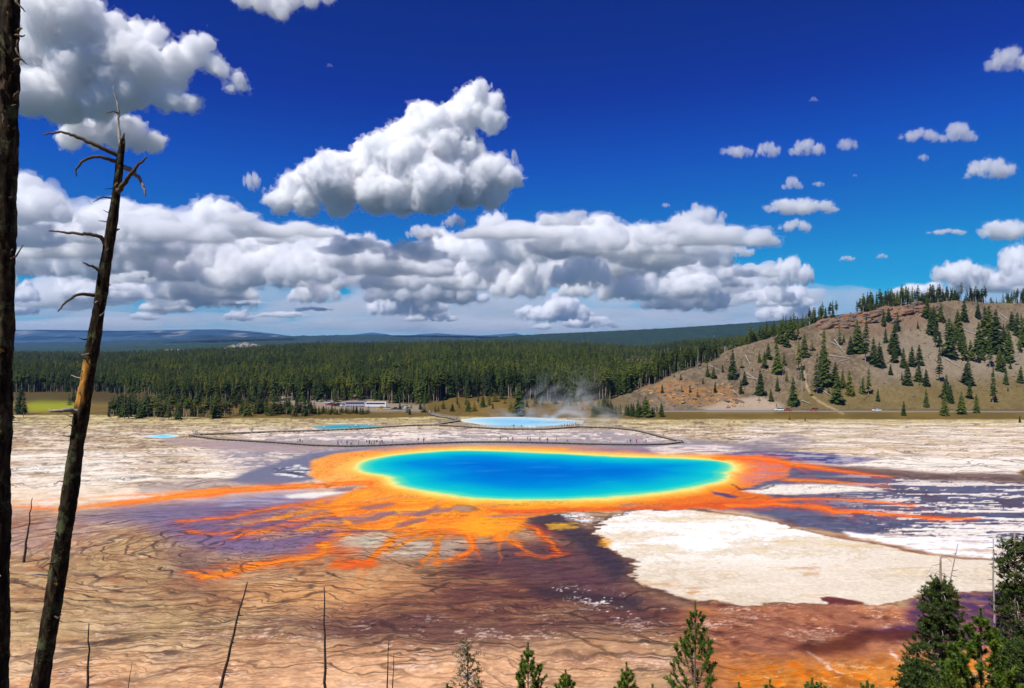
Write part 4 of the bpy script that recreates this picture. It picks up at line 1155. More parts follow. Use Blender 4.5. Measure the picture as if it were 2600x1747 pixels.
for (x, yb, yt) in hill_trees:
    px, pb, pt = HZX(x), HZY(yb), HZY(yt)
    hit = raycast(px, pb)
    if hit is None: continue
    X, Y, Z = hit
    h = (pb - pt) / F * Y * 1.14
    if h < 7:
        tree(X, Y, Z, h, 'young' if k % 2 else 'spruce', 'small young dark conifer standing alone on the bare hillside' if yb < 990 else 'tiny dark conifer on the grass strip beside the road', 'small conifers on the bare hillside' if yb < 990 else 'tiny conifers beside the road', k)
    elif h < 15:
        tree(X, Y, Z, h, 'spruce', 'medium dark green conifer growing on the bare brown hillside', 'medium conifers on the bare hillside', k, 1.1 + .5 * random.random())
    else:
        tree(X, Y, Z, h, 'spruce' if k % 3 else 'slim', 'tall dense dark green conifer growing on the bare brown hillside', 'tall conifers on the bare hillside', k, 1.15 + .45 * random.random())
    k += 1

def scatter_row(nn, u0, u1, v0, v1, h0, h1, kinds, label, group, seed):
    rg = np.random.default_rng(seed)
    for i in range(nn):
        px = u0 + (u1 - u0) * ((i + rg.random()) / nn); py = v0 + (v1 - v0) * rg.random()
        hit = raycast(px, py, 330)
        if hit is None: continue
        X, Y, Z = hit
        h = (h0 + (h1 - h0) * rg.random() ** 1.2) / F * Y
        tree(X, Y, Z, h, kinds[rg.integers(len(kinds))], label, group, int(rg.integers(99)), 1.3 + .6 * rg.random())
scatter_row(58, 275, 550, 1052, 1065, 44, 66, ['spruce', 'lodge', 'slim'], 'dark conifer in the dense grove at the edge of the pale flats', 'grove at the edge of the flats', 1)
scatter_row(48, 552, 800, 1046, 1058, 32, 52, ['spruce', 'lodge', 'young', 'slim'], 'mid green conifer in the row between meadow and pale flats', 'row of conifers before the meadow', 2)
scatter_row(30, 790, 940, 1048, 1054, 14, 24, ['young', 'spruce'], 'low bushy conifer in the hedge before the car park', 'low conifers before the car park', 3)
scatter_row(30, 1150, 1500, 1012, 1046, 14, 34, ['young', 'spruce', 'slim'], 'small olive conifer on the shrubby bank behind the steaming pool', 'small conifers behind the steaming pool', 4)
scatter_row(9, 1000, 1160, 1036, 1050, 12, 26, ['young', 'spruce'], 'small conifer on the grassy bank beside the car park drive', 'small conifers beside the car park', 9)
scatter_row(24, 1500, 1680, 1050, 1060, 24, 58, ['spruce', 'spruce', 'slim'], 'dark conifer in the clump right of the steam plume', 'clump of conifers right of the steam', 5)
scatter_row(7, 18, 62, 1048, 1090, 50, 80, ['spruce', 'slim'], 'tall dark conifer on the flats by the green meadow', 'conifers by the green meadow', 6)
scatter_row(3, 172, 196, 1020, 1030, 22, 32, ['spruce', 'young'], 'lone rounded conifer standing in the green meadow', 'lone conifers in the meadow', 7)
scatter_row(5, 430, 520, 1006, 1012, 8, 14, ['young'], 'tiny conifer at the far edge of the meadow', 'tiny conifers at the meadow edge', 8)
scatter_row(1, 1316, 1318, 1056, 1057, 84, 86, ['spruce'], 'broad tall dark conifer at the rim of the steaming pool', None, 10)
scatter_row(1, 1040, 1041, 1052, 1053, 20, 22, ['spruce'], 'round dark bush-like conifer at the car park corner', None, 12)

extra = np.random.default_rng(71)
for i in range(26):
    px = extra.uniform(1640, 2600); py = extra.uniform(830, 1030)
    hit = raycast(px, py)
    if hit is None or crest_z(hit[0]) < 8: continue
    hh = extra.uniform(2.5, 9)
    tree(*hit, hh, 'spruce' if i % 3 else 'young', 'small young dark conifer standing alone on the bare hillside', 'small conifers on the bare hillside', i, extra.uniform(1.0, 1.5))
for i in range(24):
    px = extra.uniform(2230, 2600); py = extra.uniform(788, 940)
    hit = raycast(px, py)
    if hit is None: continue
    hh = extra.uniform(9, 19)
    tree(*hit, hh, ('spruce', 'slim', 'spruce')[i % 3], 'dark conifer in the thicker stand high on the bare hillside', 'conifers high on the bare hillside', i, extra.uniform(1.0, 1.6))
# ------------------------------------------------------------------ the forest behind (far too many to count)
pc = bpy.data.collections.new('forest_kinds')
order = []
for kind in ('spruce', 'lodge', 'slim', 'young'):
    for t, c in PROTO[kind]:
        tv_ = np.zeros(len(t.vertices) * 3, np.float32); t.vertices.foreach_get('co', tv_)
        bmj = bmesh.new(); bmj.from_mesh(t); nft = len(bmj.faces)
        bmj.from_mesh(c)
        bmj.faces.ensure_lookup_table()
        for f_ in bmj.faces[nft:]: f_.material_index = 1
        mj = bpy.data.meshes.new('forest_tree'); bmj.to_mesh(mj); bmj.free()
        mj.materials.append(t.materials[0]); mj.materials.append(c.materials[0])
        o_ = bpy.data.objects.new('forest_tree_%02d' % len(order), mj); pc.objects.link(o_); order.append(kind)
KIDX = {k: [i for i, q in enumerate(order) if q == k] for k in PROTO}

gn = bpy.data.node_groups.new('plant_trees', 'GeometryNodeTree')
gn.interface.new_socket('Geometry', in_out='INPUT', socket_type='NodeSocketGeometry')
gn.interface.new_socket('Geometry', in_out='OUTPUT', socket_type='NodeSocketGeometry')
gi = gn.nodes.new('NodeGroupInput'); go = gn.nodes.new('NodeGroupOutput')
ip = gn.nodes.new('GeometryNodeInstanceOnPoints'); ip.inputs['Pick Instance'].default_value = True
ci = gn.nodes.new('GeometryNodeCollectionInfo'); ci.inputs['Collection'].default_value = pc
ci.inputs['Separate Children'].default_value = True; ci.inputs['Reset Children'].default_value = True
def na(nm, dt):
    x = gn.nodes.new('GeometryNodeInputNamedAttribute'); x.data_type = dt; x.inputs['Name'].default_value = nm
    return x.outputs['Attribute']
gn.links.new(gi.outputs[0], ip.inputs['Points']); gn.links.new(ci.outputs[0], ip.inputs['Instance'])
gn.links.new(na('kind', 'INT'), ip.inputs['Instance Index'])
gn.links.new(na('turn', 'FLOAT_VECTOR'), ip.inputs['Rotation']); gn.links.new(na('size', 'FLOAT_VECTOR'), ip.inputs['Scale'])
gn.links.new(ip.outputs[0], go.inputs[0])

def forest(name, X, Y, Z, H, kinds, label, wide=1.0):
    """one mass of trees; kinds: array of prototype indices"""
    N = len(X); rg = np.random.default_rng(N)
    me = bpy.data.meshes.new(name); me.vertices.add(N)
    me.vertices.foreach_set('co', np.column_stack([X, Y, Z - .3]).astype(np.float32).ravel())
    ph = np.array([PH[order[i]] for i in range(len(order))])[kinds]
    s = H / ph
    me.attributes.new('kind', 'INT', 'POINT').data.foreach_set('value', kinds.astype(np.int32))
    attr_v(me, 'size', np.column_stack([s * wide * (.85 + .4 * rg.random(N)), s * wide * (.85 + .4 * rg.random(N)), s]))
    attr_v(me, 'turn', np.column_stack([rg.normal(size=N) * .03, rg.normal(size=N) * .03, rg.random(N) * 6.28]))
    me.update()
    ob = link(name, me)
    mod = ob.modifiers.new('trees', 'NODES'); mod.node_group = gn
    tag(ob, label, kind='stuff')
    return ob

def pick(rg, N, weights):
    ks = list(weights); w = np.array([weights[k_] for k_ in ks], float); w /= w.sum()
    ch = rg.choice(len(ks), N, p=w)
    out_ = np.zeros(N, int)
    for i, k_ in enumerate(ks):
        mk = ch == i
        out_[mk] = np.array(KIDX[k_])[rg.integers(len(KIDX[k_]), size=mk.sum())]
    return out_

rg = np.random.default_rng(11)
# jittered planting over the whole rise, denser in front
def plant(y0, y1, step, u0=-150, u1=2750):
    Ys = np.arange(y0, y1, step * 1.0)
    xs, ys = [], []
    for y in Ys:
        x0, x1 = (u0 - CX) / F * y, (u1 - CX) / F * y
        x = np.arange(x0, x1, step)
        xs.append(x + rg.uniform(-.5, .5, len(x)) * step); ys.append(y + rg.uniform(-.5, .5, len(x)) * step)
    return np.concatenate(xs), np.concatenate(ys)
X1, Y1 = plant(405, 620, 3.7); X2, Y2 = plant(620, 1000, 6.0); X3, Y3 = plant(1000, 1900, 9.5)
X = np.concatenate([X1, X2, X3]); Y = np.concatenate([Y1, Y2, Y3])
Uf = CX + X / Y * F
start = interp(Uf, [(-200, 600), (60, 598), (240, 600), (330, 560), (420, 480), (560, 462), (700, 470), (900, 462), (1000, 462), (1110, 455), (1150, 470), (1300, 462), (1420, 446), (1500, 436), (1600, 432), (2700, 432)]) + 9 * fbm(X * .03, Y * .03, 3)
keep = Y > start
on_hill = (crest_z(X) > 4) & (Y < crest_y(X) + 4)
keep &= ~on_hill
Zf = terrain_z(X, Y)
Vf = HZ + (CAM_H - Zf) / Y * F
keep &= ~((Uf > -150) & (Uf < 215) & (Vf > 924) & (Vf < 936))          # strip clearing on the left
keep &= ~((Uf > 690) & (Uf < 1085) & (Y < 452))                           # car park
keep &= ~((Uf > 985) & (Uf < 1064) & (Vf > 964) & (Vf < 992))
keep &= ~((Y < 620) & (fbm(X * .05 + 9, Y * .05, 2) > .34))               # a few gaps at the front
keep &= ~((Y > 1350) & (fbm(X * .006 + 2, Y * .006, 3) > .26))
keep &= ~((X > 150) & (Y < crest_y(X) + 90) & (fbm(X * .035 + 3, Y * .02, 3) > .02))
keep &= ~((X > 60) & (Y > crest_y(X) + 160) & (Y < 1000) & (X > 120))     # hidden behind the hill
X, Y, Zf, Uf = X[keep], Y[keep], Zf[keep], Uf[keep]
H = (13.5 + 7.5 * rg.random(len(X))) * interp(Uf, [(0, .95), (300, .8), (900, .95), (1200, 1.12), (1600, 1.0), (2700, .9)])
H = H * (1 + .22 * fbm(X * .02, Y * .02, 3)) * np.where(rg.random(len(X)) < .18, .55, 1) * np.where((crest_z(X) > 20), .86, 1)
kk = pick(rg, len(X), {'lodge': .55, 'slim': .3, 'spruce': .15})
print('forest trees', len(X))
forest('forest', X, Y, Zf, H, kk, 'dense dark green conifer forest covering the rise behind the flats')
# low scrub and tufts on the hillside
N = 5200
Xs = rg.uniform(40, 520, N); Ys = rg.uniform(392, 590, N)
ok = (Ys < crest_y(Xs) + 6) & (crest_z(Xs) > 5) & (fbm(Xs * .03, Ys * .03, 3) + .5 * rg.random(N) > .12)
Xs, Ys = Xs[ok], Ys[ok]
forest('scrub', Xs, Ys, terrain_z(Xs, Ys) + .1, rg.uniform(.35, 1.15, len(Xs)), pick(rg, len(Xs), {'young': 1}), 'low olive scrub and grass tufts dotted over the bare hillside', 2.2)
# ------------------------------------------------------------------ road along the foot of the hill
def strip(name, line, w, mat, lift, parent=None):
    P = np.array(line, float); k = np.linspace(0, len(P) - 1, len(P) * 14)
    X = np.interp(k, np.arange(len(P)), P[:, 0]); Y = np.interp(k, np.arange(len(P)), P[:, 1])
    t = np.column_stack([np.gradient(X), np.gradient(Y)]); t /= np.linalg.norm(t, axis=1)[:, None]
    nx, ny = -t[:, 1], t[:, 0]
    Z = np.array([max(tz(a - ux * w * q, b - uy * w * q) for q in (-.5, 0, .5)) for a, b, ux, uy in zip(X, Y, nx, ny)]) + lift
    V = np.concatenate([np.column_stack([X + nx * w / 2, Y + ny * w / 2, Z]), np.column_stack([X - nx * w / 2, Y - ny * w / 2, Z])])
    N = len(X); i = np.arange(N - 1)
    me = mesh_np(name, V, np.stack([i, i + N, i + N + 1, i + 1], 1))
    return link(name, me, mat, parent)
road_line = [(52, 392), (80, 386), (120, 381), (180, 378), (260, 376), (340, 374), (460, 371)]
tag(strip('road', road_line, 6.6, simple('asphalt', (.16, .155, .15), .9, .15, 1.0, .2), .12), kind='structure')
EDGE = simple('road_edge_paint', (.62, .60, .54), .8, .15, 2.0, .2)
for off_ in (-2.9, 2.9):
    tag(strip('road_edge_line', [(a, b + off_) for a, b in road_line], .35, EDGE, .16), kind='structure')
tag(strip('road_shoulder', [(a, b - 4.6) for a, b in road_line], 2.0, simple('pale_gravel', (.42, .37, .28), .95, .2, 1.5, .1), .08), kind='structure')

# ------------------------------------------------------------------ boardwalks
PLANK = simple('weathered_boards', (.30, .25, .19), .85, .35, 1.2, .2)
DARKW = simple('dark_wet_timber', (.085, .066, .052), .7, .3, 2.0, .3)
def walk(name, px_line, label, z=.55, w=2.2, rail=None):
    P = np.array([flat(a, b) for a, b in px_line])
    L = np.concatenate([[0], np.cumsum(np.linalg.norm(np.diff(P, axis=0), axis=1))])
    k = np.arange(0, L[-1], 1.0)
    X = np.interp(k, L, P[:, 0]); Y = np.interp(k, L, P[:, 1])
    for _ in range(3):
        X[1:-1] = (X[:-2] + 2 * X[1:-1] + X[2:]) / 4; Y[1:-1] = (Y[:-2] + 2 * Y[1:-1] + Y[2:]) / 4
    t = np.column_stack([np.gradient(X), np.gradient(Y)]); t /= np.linalg.norm(t, axis=1)[:, None] + 1e-9
    nv = np.column_stack([-t[:, 1], t[:, 0]])
    root = empty(name, (X[0], Y[0], 0)); o2 = np.array([X[0], Y[0], 0])
    tag(root, label, 'boardwalk')
    def pt(i, s, zz): return np.array([X[i] + nv[i, 0] * s, Y[i] + nv[i, 1] * s, zz]) - o2
    def bar(g, s0, s1, z0, z1):
        N = len(X); V = []
        for i in range(N): V += [pt(i, s0, z0), pt(i, s1, z0), pt(i, s1, z1), pt(i, s0, z1)]
        q = []
        for i in range(N - 1):
            for c in range(4): q.append((i * 4 + c, i * 4 + (c + 1) % 4, (i + 1) * 4 + (c + 1) % 4, (i + 1) * 4 + c))
        q += [(3, 2, 1, 0), (N * 4 - 4, N * 4 - 3, N * 4 - 2, N * 4 - 1)]
        g.add(V, q)
    # deck boards run across the walk; joined, each far below the size one can make out
    g = Geo()
    for i in range(len(X) - 1):
        for f in (0, .34, .67):
            c = np.array([X[i] + (X[i+1] - X[i]) * (f + .16), Y[i] + (Y[i+1] - Y[i]) * (f + .16), z + .03]) - o2
            g.box(c, (w, .29, .055), math.atan2(nv[i, 1], nv[i, 0]))
    tag(link('deck_boards', g.mesh('deck_boards', False), PLANK, root), kind='stuff')
    for s in (-1, 1):
        g = Geo(); bar(g, s * (w / 2 - .16), s * (w / 2 - .04), z - .22, z + .0); link('edge_beam', g.mesh('edge_beam', False), DARKW, root)
    g = Geo()
    for i in range(0, len(X), 2):
        for s in (-1, 1):
            c = pt(i, s * (w / 2 - .1), (z - .2) / 2 - .1); g.box(c, (.4, .4, z), math.atan2(nv[i, 1], nv[i, 0]))
    tag(link('support_posts', g.mesh('support_posts', False), DARKW, root), kind='stuff')
    if rail:
        i0, i1, side = int(rail[0] * len(X)), int(rail[1] * len(X)), rail[2]
        for s in side:
            g = Geo()
            for i in range(i0, i1, 2): g.box(pt(i, s * (w / 2 + .06), z + .5), (.12, .12, 1.1))
            tag(link('rail_posts', g.mesh('rail_posts', False), GREYWOOD, root), kind='stuff')
            for hh in (.55, 1.02):
                g = Geo(); g.tube([pt(i, s * (w / 2 + .06), z + hh) for i in range(i0, i1, 2)], [.06] * len(range(i0, i1, 2)), 5)
                link('hand_rail', g.mesh('hand_rail'), GREYWOOD, root)
    return root
walk('boardwalk', [(487,1107),(520,1112),(560,1117),(700,1125),(800,1132),(880,1134.5),(960,1132.5),(1060,1128),(1180,1124),(1270,1123.5),(1400,1126),(1500,1129),(1620,1130.5),(1690,1129),(1730,1124)], 'long low boardwalk passing close behind the deep blue spring')
walk('boardwalk', [(1726,1122),(1690,1113),(1650,1102),(1615,1094),(1560,1088),(1500,1086),(1470,1085),(1430,1088),(1390,1091),(1300,1091),(1240,1089),(1180,1085),(1110,1080)], 'railed boardwalk running along the pale blue steaming pool', rail=(.36, .93, (1, -1)))
walk('boardwalk', [(1106,1080.5),(1060,1081),(1000,1084),(900,1091),(800,1095),(700,1097.5),(600,1101.5),(530,1104),(489,1105)], 'boardwalk curving past the small teal pool to the far bend')
walk('boardwalk', [(1108,1079),(1140,1074),(1165,1070),(1150,1064),(1120,1060),(1092,1053)], 'short boardwalk climbing from the steaming pool to the car park', rail=(0, 1, (1, -1)))

# ------------------------------------------------------------------ people
def person_mesh(seed, pose):
    rg = np.random.default_rng(seed)
    v = {'pel': (0, 0, .92, .135), 'wai': (0, 0, 1.08, .12), 'che': (0, .01, 1.3, .15), 'nec': (0, .01, 1.47, .06), 'hd0': (0, .02, 1.56, .085), 'hd1': (0, .03, 1.66, .10), 'hd2': (0, .02, 1.73, .06)}
    st = {'stand': .06, 'walk': .22, 'wide': .12}[pose]
    for s, sg in (('l', -1), ('r', 1)):
        fy = st * sg if pose == 'walk' else 0
        v['hip' + s] = (.09 * sg, 0, .88, .10); v['kne' + s] = (.10 * sg + .02 * sg, fy * .6 + .02, .48, .065); v['ank' + s] = ((.1 + st * .4) * sg if pose == 'wide' else .1 * sg, fy, .07, .045); v['toe' + s] = (v['ank' + s][0], fy + .16, .035, .04)
        v['sho' + s] = (.19 * sg, 0, 1.4, .065)
        if pose == 'wide' and s == 'r':
            v['elb' + s] = (.26 * sg, .16, 1.22, .045); v['wri' + s] = (.12 * sg, .32, 1.42, .035); v['han' + s] = (.08 * sg, .36, 1.48, .035)
        else:
            v['elb' + s] = (.25 * sg, -fy * .3, 1.13, .045); v['wri' + s] = (.25 * sg, -fy * .7 + .06, .88, .033); v['han' + s] = (.24 * sg, -fy * .75 + .09, .80, .034)
    names = list(v); ix = {k: i for i, k in enumerate(names)}
    E = [('pel', 'wai'), ('wai', 'che'), ('che', 'nec'), ('nec', 'hd0'), ('hd0', 'hd1'), ('hd1', 'hd2')]
    for s in 'lr': E += [('pel', 'hip' + s), ('hip' + s, 'kne' + s), ('kne' + s, 'ank' + s), ('ank' + s, 'toe' + s), ('che', 'sho' + s), ('sho' + s, 'elb' + s), ('elb' + s, 'wri' + s), ('wri' + s, 'han' + s)]
    me = bpy.data.meshes.new('skel'); me.from_pydata([v[k][:3] for k in names], [(ix[a], ix[b]) for a, b in E], [])
    ob = bpy.data.objects.new('skel', me); col.objects.link(ob)
    md = ob.modifiers.new('s', 'SKIN'); md.use_smooth_shade = True
    for i, k in enumerate(names): me.skin_vertices[0].data[i].radius = (v[k][3], v[k][3])
    me.skin_vertices[0].data[0].use_root = True
    ob.modifiers.new('u', 'SUBSURF').levels = 1
    dg = bpy.context.evaluated_depsgraph_get()
    res = bpy.data.meshes.new_from_object(ob.evaluated_get(dg))
    bpy.data.objects.remove(ob); bpy.data.meshes.remove(me)
    res.name = 'person_body'
    res.materials.clear()
    for _ in range(4): res.materials.append(None)
    for f in res.polygons:
        x, y, z = f.center
        hand = (abs(x) > .2 and z < .95 and z > .7) or (pose == 'wide' and y > .28 and z > 1.2 and z < 1.54)
        f.material_index = 3 if z > 1.64 and y < .06 else 0 if (z > 1.47 or hand) else 1 if (z > .93 or (abs(x) > .19 and z > .75)) else 2
        f.use_smooth = True
    return res
POSES = [person_mesh(i, p_) for i, p_ in enumerate(('stand', 'walk', 'wide'))]
SKIN = [simple('skin_%d' % i, c, .6, .05, 5, .3) for i, c in enumerate(((.55, .36, .26), (.40, .24, .16), (.60, .42, .32)))]
HAIR = [simple('hair_%d' % i, c, .7, .2, 8, .3) for i, c in enumerate(((.03, .02, .015), (.12, .07, .035), (.30, .20, .09), (.35, .34, .33)))]
CL = {'red': (.55, .04, .03), 'white': (.80, .79, .77), 'black': (.02, .02, .022), 'blue': (.05, .12, .42), 'pink': (.75, .35, .42), 'orange': (.75, .22, .04), 'green': (.06, .28, .10), 'grey': (.30, .30, .31), 'yellow': (.75, .55, .08), 'teal': (.05, .35, .40), 'navy': (.02, .03, .10), 'tan': (.45, .34, .22), 'purple': (.22, .08, .32)}
CLM = {k_: simple(k_ + '_cloth', c, .85, .1, 9, .15) for k_, c in CL.items()}
prg = np.random.default_rng(5)
used = set()
TOPS, BOTS = list(CL), ['navy', 'black', 'tan', 'grey', 'white', 'blue', 'green']
def person(px, py, where, z=.59, tops=None):
    while True:
        t = (tops or TOPS)[prg.integers(len(tops or TOPS))]; b_ = BOTS[prg.integers(len(BOTS))]; k_ = int(prg.integers(3))
        if (t, b_, k_, where) not in used or prg.random() < .02: break
    used.add((t, b_, k_, where))
    x, y = flat(px, py)
    o_ = bpy.data.objects.new('person', POSES[k_]); col.objects.link(o_)
    s = prg.uniform(.94, 1.06)
    o_.location = (x, y, z); o_.scale = (s * 1.05, s * 1.05, s); o_.rotation_euler = (0, 0, prg.random() * 6.28)
    for i, m_ in enumerate((SKIN[prg.integers(3)], CLM[t], CLM[b_], HAIR[prg.integers(4)])):
        o_.material_slots[i].link = 'OBJECT'; o_.material_slots[i].material = m_
    act = ('standing', 'walking', 'raising a hand')[k_]
    tag(o_, 'person in %s top and %s trousers %s on %s' % (t, b_, act, where), 'person', 'visitors on the boardwalks')
W1, W2, W3, W4 = 'low boardwalk behind blue spring', 'railed boardwalk by steaming pool', 'boardwalk past teal pool', 'walk to car park'
for px in (756, 762, 768): person(px, 1128.5, W1)
for px, tp in ((858, None), (866, ['grey', 'teal', 'white']), (881, ['black', 'navy']), (889, ['pink', 'white']), (893, ['white']), (910, ['white']), (931, ['black']), (938, ['navy', 'black']), (943, ['grey', 'pink']), (950, ['green', 'teal']), (955, ['black']), (958, ['red']), (962, ['orange', 'red']), (965, ['yellow', 'red']), (968, ['red', 'orange']), (971, ['blue']), (975, ['white', 'red']), (996, ['tan'])):
    person(px, interp(px, [(850, 1134), (880, 1134.5), (960, 1132.5), (1000, 1130.8)]), W1, tops=tp)
for px, tp in ((1058, ['white']), (1062, ['teal']), (1076, ['red', 'purple']), (1270, None), (1290, None), (1302, None), (1340, None), (1346, None), (1370, None), (1390, None), (1413, None), (1440, None), (1550, ['pink']), (1592, ['grey']), (1601, ['black', 'navy']), (1616, ['red', 'black']), (1640, ['pink', 'teal'])):
    person(px, interp(px, [(1040, 1129), (1180, 1124), (1270, 1123.5), (1400, 1126), (1500, 1129), (1640, 1130.4)]), W1, tops=tp)
for px, tp in ((1300, None), (1305, None), (1324, None), (1425, ['blue']), (1433, ['blue', 'teal']), (1441, ['black']), (1447, ['red']), (1452, ['orange']), (1457, ['tan']), (1462, ['black']), (1466, ['yellow', 'orange']), (1470, ['orange']), (1684, ['pink'])):
    person(px, interp(px, [(1180, 1085), (1240, 1089), (1300, 1091), (1390, 1091), (1430, 1088), (1470, 1085), (1500, 1086), (1560, 1088), (1615, 1094), (1650, 1102), (1690, 1113)]), W2, tops=tp)
for px in (489, 492, 496, 500, 638, 641): person(px, interp(px, [(480, 1106.5), (505, 1105), (600, 1101.5), (700, 1097.5)]), W3)
for px in (823, 886, 890, 896, 903, 910, 937): person(px, interp(px, [(800, 1095), (900, 1091), (1000, 1084)]), W3, tops=['white', 'grey', 'teal', 'white'])
for px, py in ((1090, 1053), (1096, 1054), (1104, 1056), (1150, 1064), (1160, 1071)): person(px, py, W4)

# ------------------------------------------------------------------ car park
GLASS = simple('dark_glass', (.02, .025, .03), .08, .1, 3, .5)
TYRE = simple('tyre', (.02, .02, .02), .8, .1, 5, .2)
RIM = simple('rim', (.45, .45, .46), .35, .1, 5, .5, .8)
LAMP = simple('lamp_glass', (.7, .7, .66), .15, .05, 5, .5)
def prism(profile, y0, y1, inset=0.0):
    """side profile (x, z) extruded across y"""
    P = np.array(profile, float); N = len(P)
    V = np.vstack([np.column_stack([P[:, 0], np.full(N, y0), P[:, 1]]), np.column_stack([P[:, 0], np.full(N, y1), P[:, 1]])])
    g = Geo(); g.add(V, [(i, (i + 1) % N, N + (i + 1) % N, N + i) for i in range(N)])
    c = P.mean(0); g.add(np.vstack([V, [(c[0], y0, c[1]), (c[0], y1, c[1])]]), None, [(i, 2 * N, (i + 1) % N) for i in range(N)] + [(N + i, N + (i + 1) % N, 2 * N + 1) for i in range(N)])
    return g
_wh = Geo(); a_ = np.linspace(0, 2 * np.pi, 17)[:-1]
_wh.add(*tube([(0, -.11, 0), (0, -.1, 0), (0, .1, 0), (0, .11, 0)], [.26, .33, .33, .26], 14, False)); WHEEL = _wh.mesh('tyre'); WHEEL.materials.append(TYRE)
_r = Geo(); _r.add(*tube([(0, -.09, 0), (0, .09, 0)], [.2, .2], 12)); _r.add(*tube([(0, .09, 0), (0, -.115, 0)], [.2, .19], 12)); RIMM = _r.mesh('rim'); RIMM.materials.append(RIM)
def wheel(root, x, y, r=.33):
    t_ = bpy.data.objects.new('wheel', WHEEL); t_.parent = root; t_.location = (x, y, r); t_.scale = (r / .33,) * 3; col.objects.link(t_)
    q = bpy.data.objects.new('rim', RIMM); q.parent = t_; col.objects.link(q)
CAR = [(-2.2, .3), (-2.25, .62), (-2.1, .85), (-1.0, .95), (.9, .97), (2.0, .9), (2.2, .75), (2.2, .3)]
SUV = [(-2.3, .35), (-2.32, .75), (-2.2, 1.0), (-.9, 1.08), (1.0, 1.1), (2.2, 1.08), (2.3, .9), (2.3, .35)]
CAB = [(-1.1, .95), (-.5, 1.42), (.8, 1.46), (1.6, .97)]
CAB2 = [(-1.0, 1.08), (-.5, 1.72), (1.9, 1.75), (2.15, 1.08)]
car_mesh = {}
for nm, bd, cb in (('car', CAR, CAB), ('suv', SUV, CAB2)):
    roof = [(cb[1][0] + .1, cb[1][1] - .03), (cb[1][0] + .02, cb[1][1] + .05), (cb[2][0] - .02, cb[2][1] + .05), (cb[2][0] - .05, cb[2][1] - .03)]
    car_mesh[nm] = (prism(bd, -.88, .88).mesh('body', False), prism(cb, -.74, .74).mesh('glasshouse', False), prism(roof, -.78, .78).mesh('roof', False))
    for m_, mt in zip(car_mesh[nm], (None, GLASS, None)): m_.materials.append(mt)
lg = Geo(); lg.box((0, 0, 0), (.08, .3, .14)); LAMPM = lg.mesh('headlight', False); LAMPM.materials.append(LAMP)
PAINT = {}
def car(px, py, kind, colour, rz, label, z=None):
    X, Y = flat(px, py); z = tz(X, Y) if z is None else z
    r = empty('parked_car', (X, Y, z), rz); tag(r, label, 'car', 'cars in the car park and on the road')
    if colour not in PAINT: PAINT[colour] = simple('%s_car_paint' % colour, {'white': (.8, .8, .8), 'red': (.5, .03, .025), 'silver': (.5, .51, .52), 'black': (.02, .02, .022), 'blue': (.04, .1, .35), 'yellow': (.75, .45, .05), 'beige': (.55, .48, .36), 'maroon': (.2, .02, .03)}[colour], .25, .03, 2, .5)
    b, g_, f_ = car_mesh[kind]
    for nm, me_ in (('body', b), ('windows', g_), ('roof', f_)):
        q = bpy.data.objects.new(nm, me_); q.parent = r; col.objects.link(q)
        if nm != 'windows': q.material_slots[0].link = 'OBJECT'; q.material_slots[0].material = PAINT[colour]
    for x in (-1.4, 1.4):
        for y in (-.8, .8): wheel(r, x, y)
    for y in (-.6, .6):
        q = bpy.data.objects.new('headlight', LAMPM); q.parent = r; q.location = (-2.22, y, .7); col.objects.link(q)
car_list = [(745,1014,'suv','white',.9),(752,1016,'suv','silver',1.2),(762,1008,'suv','white',1.0),(770,1006,'suv','silver',.8),(776,1020,'car','red',.4),(800,1021,'suv','white',.5),(806,1023,'car','silver',.9),(812,1022,'suv','white',1.1),(818,1024,'car','beige',.7),(824,1023,'suv','silver',1.3),(832,1026,'suv','white',.3),(836,1029,'car','maroon',.2),(843,1028,'suv','white',1.0),(848,1031,'car','red',.5),(853,1032,'suv','black',.4),(858,1030,'suv','blue',.9),(864,1031,'suv','white',.4),(870,1029,'car','silver',1.1),(874,1032,'suv','white',.6),(966,1041,'car','yellow',.05),(985,1040,'car','beige',.1),(1003,1040,'car','black',.1),(1016,1039,'suv','silver',.05),(1024,1036,'suv','white',.1),(1034,1040,'car','silver',.05)]
for i, (px, py, kd, c_, rz) in enumerate(car_list):
    near = 'between the crowded cars behind the low conifers' if px < 900 else 'in the open lot before the white coach'
    car(px, py, kd, c_, rz, '%s %s parked %s' % (c_, 'high sided car' if kd == 'suv' else 'saloon car', near))
road_y = lambda x: interp(x, road_line)
for px, c_, kd in ((1978, 'white', 'suv'), (2000, 'red', 'car'), (2066, 'red', 'suv'), (2226, 'white', 'car')):
    x = (px - CX) / F * 379; y = float(road_y(x)); o0 = len(col.objects)
    car(px, HZ + CAM_H * F / y, kd, c_, -.03, '%s %s on the road at the foot of the bare hill' % (c_, 'high sided car' if kd == 'suv' else 'saloon car'), tz(x, y) + .13)

def bus(px, py, rz, body_c, label):
    X, Y = flat(px, py)
    r = empty('coach', (X, Y, tz(X, Y)), rz); tag(r, label, 'bus', 'coaches in the car park')
    BODY = simple('coach_paint', body_c, .3, .04, 1, .5)
    prof = [(-6.4, .4), (-6.55, 1.2), (-6.4, 2.6), (-6.1, 3.45), (6.3, 3.5), (6.5, 3.2), (6.5, .4)]
    link('body', prism(prof, -1.25, 1.25).mesh('body', False), BODY, r)
    g = Geo(); g.box((-6.42, 0, 2.2), (.18, 2.2, 1.4)); link('windscreen', g.mesh('windscreen', False), GLASS, r)
    for i in range(8):
        for s in (-1, 1):
            g = Geo(); g.box((-5.2 + i * 1.45, s * 1.255, 2.45), (1.36, .05, .95)); link('window', g.mesh('window', False), GLASS, r)
    for x in (-4.6, 3.2, 4.4):
        for s in (-1.12, 1.12): wheel(r, x, s, .5)
    return r
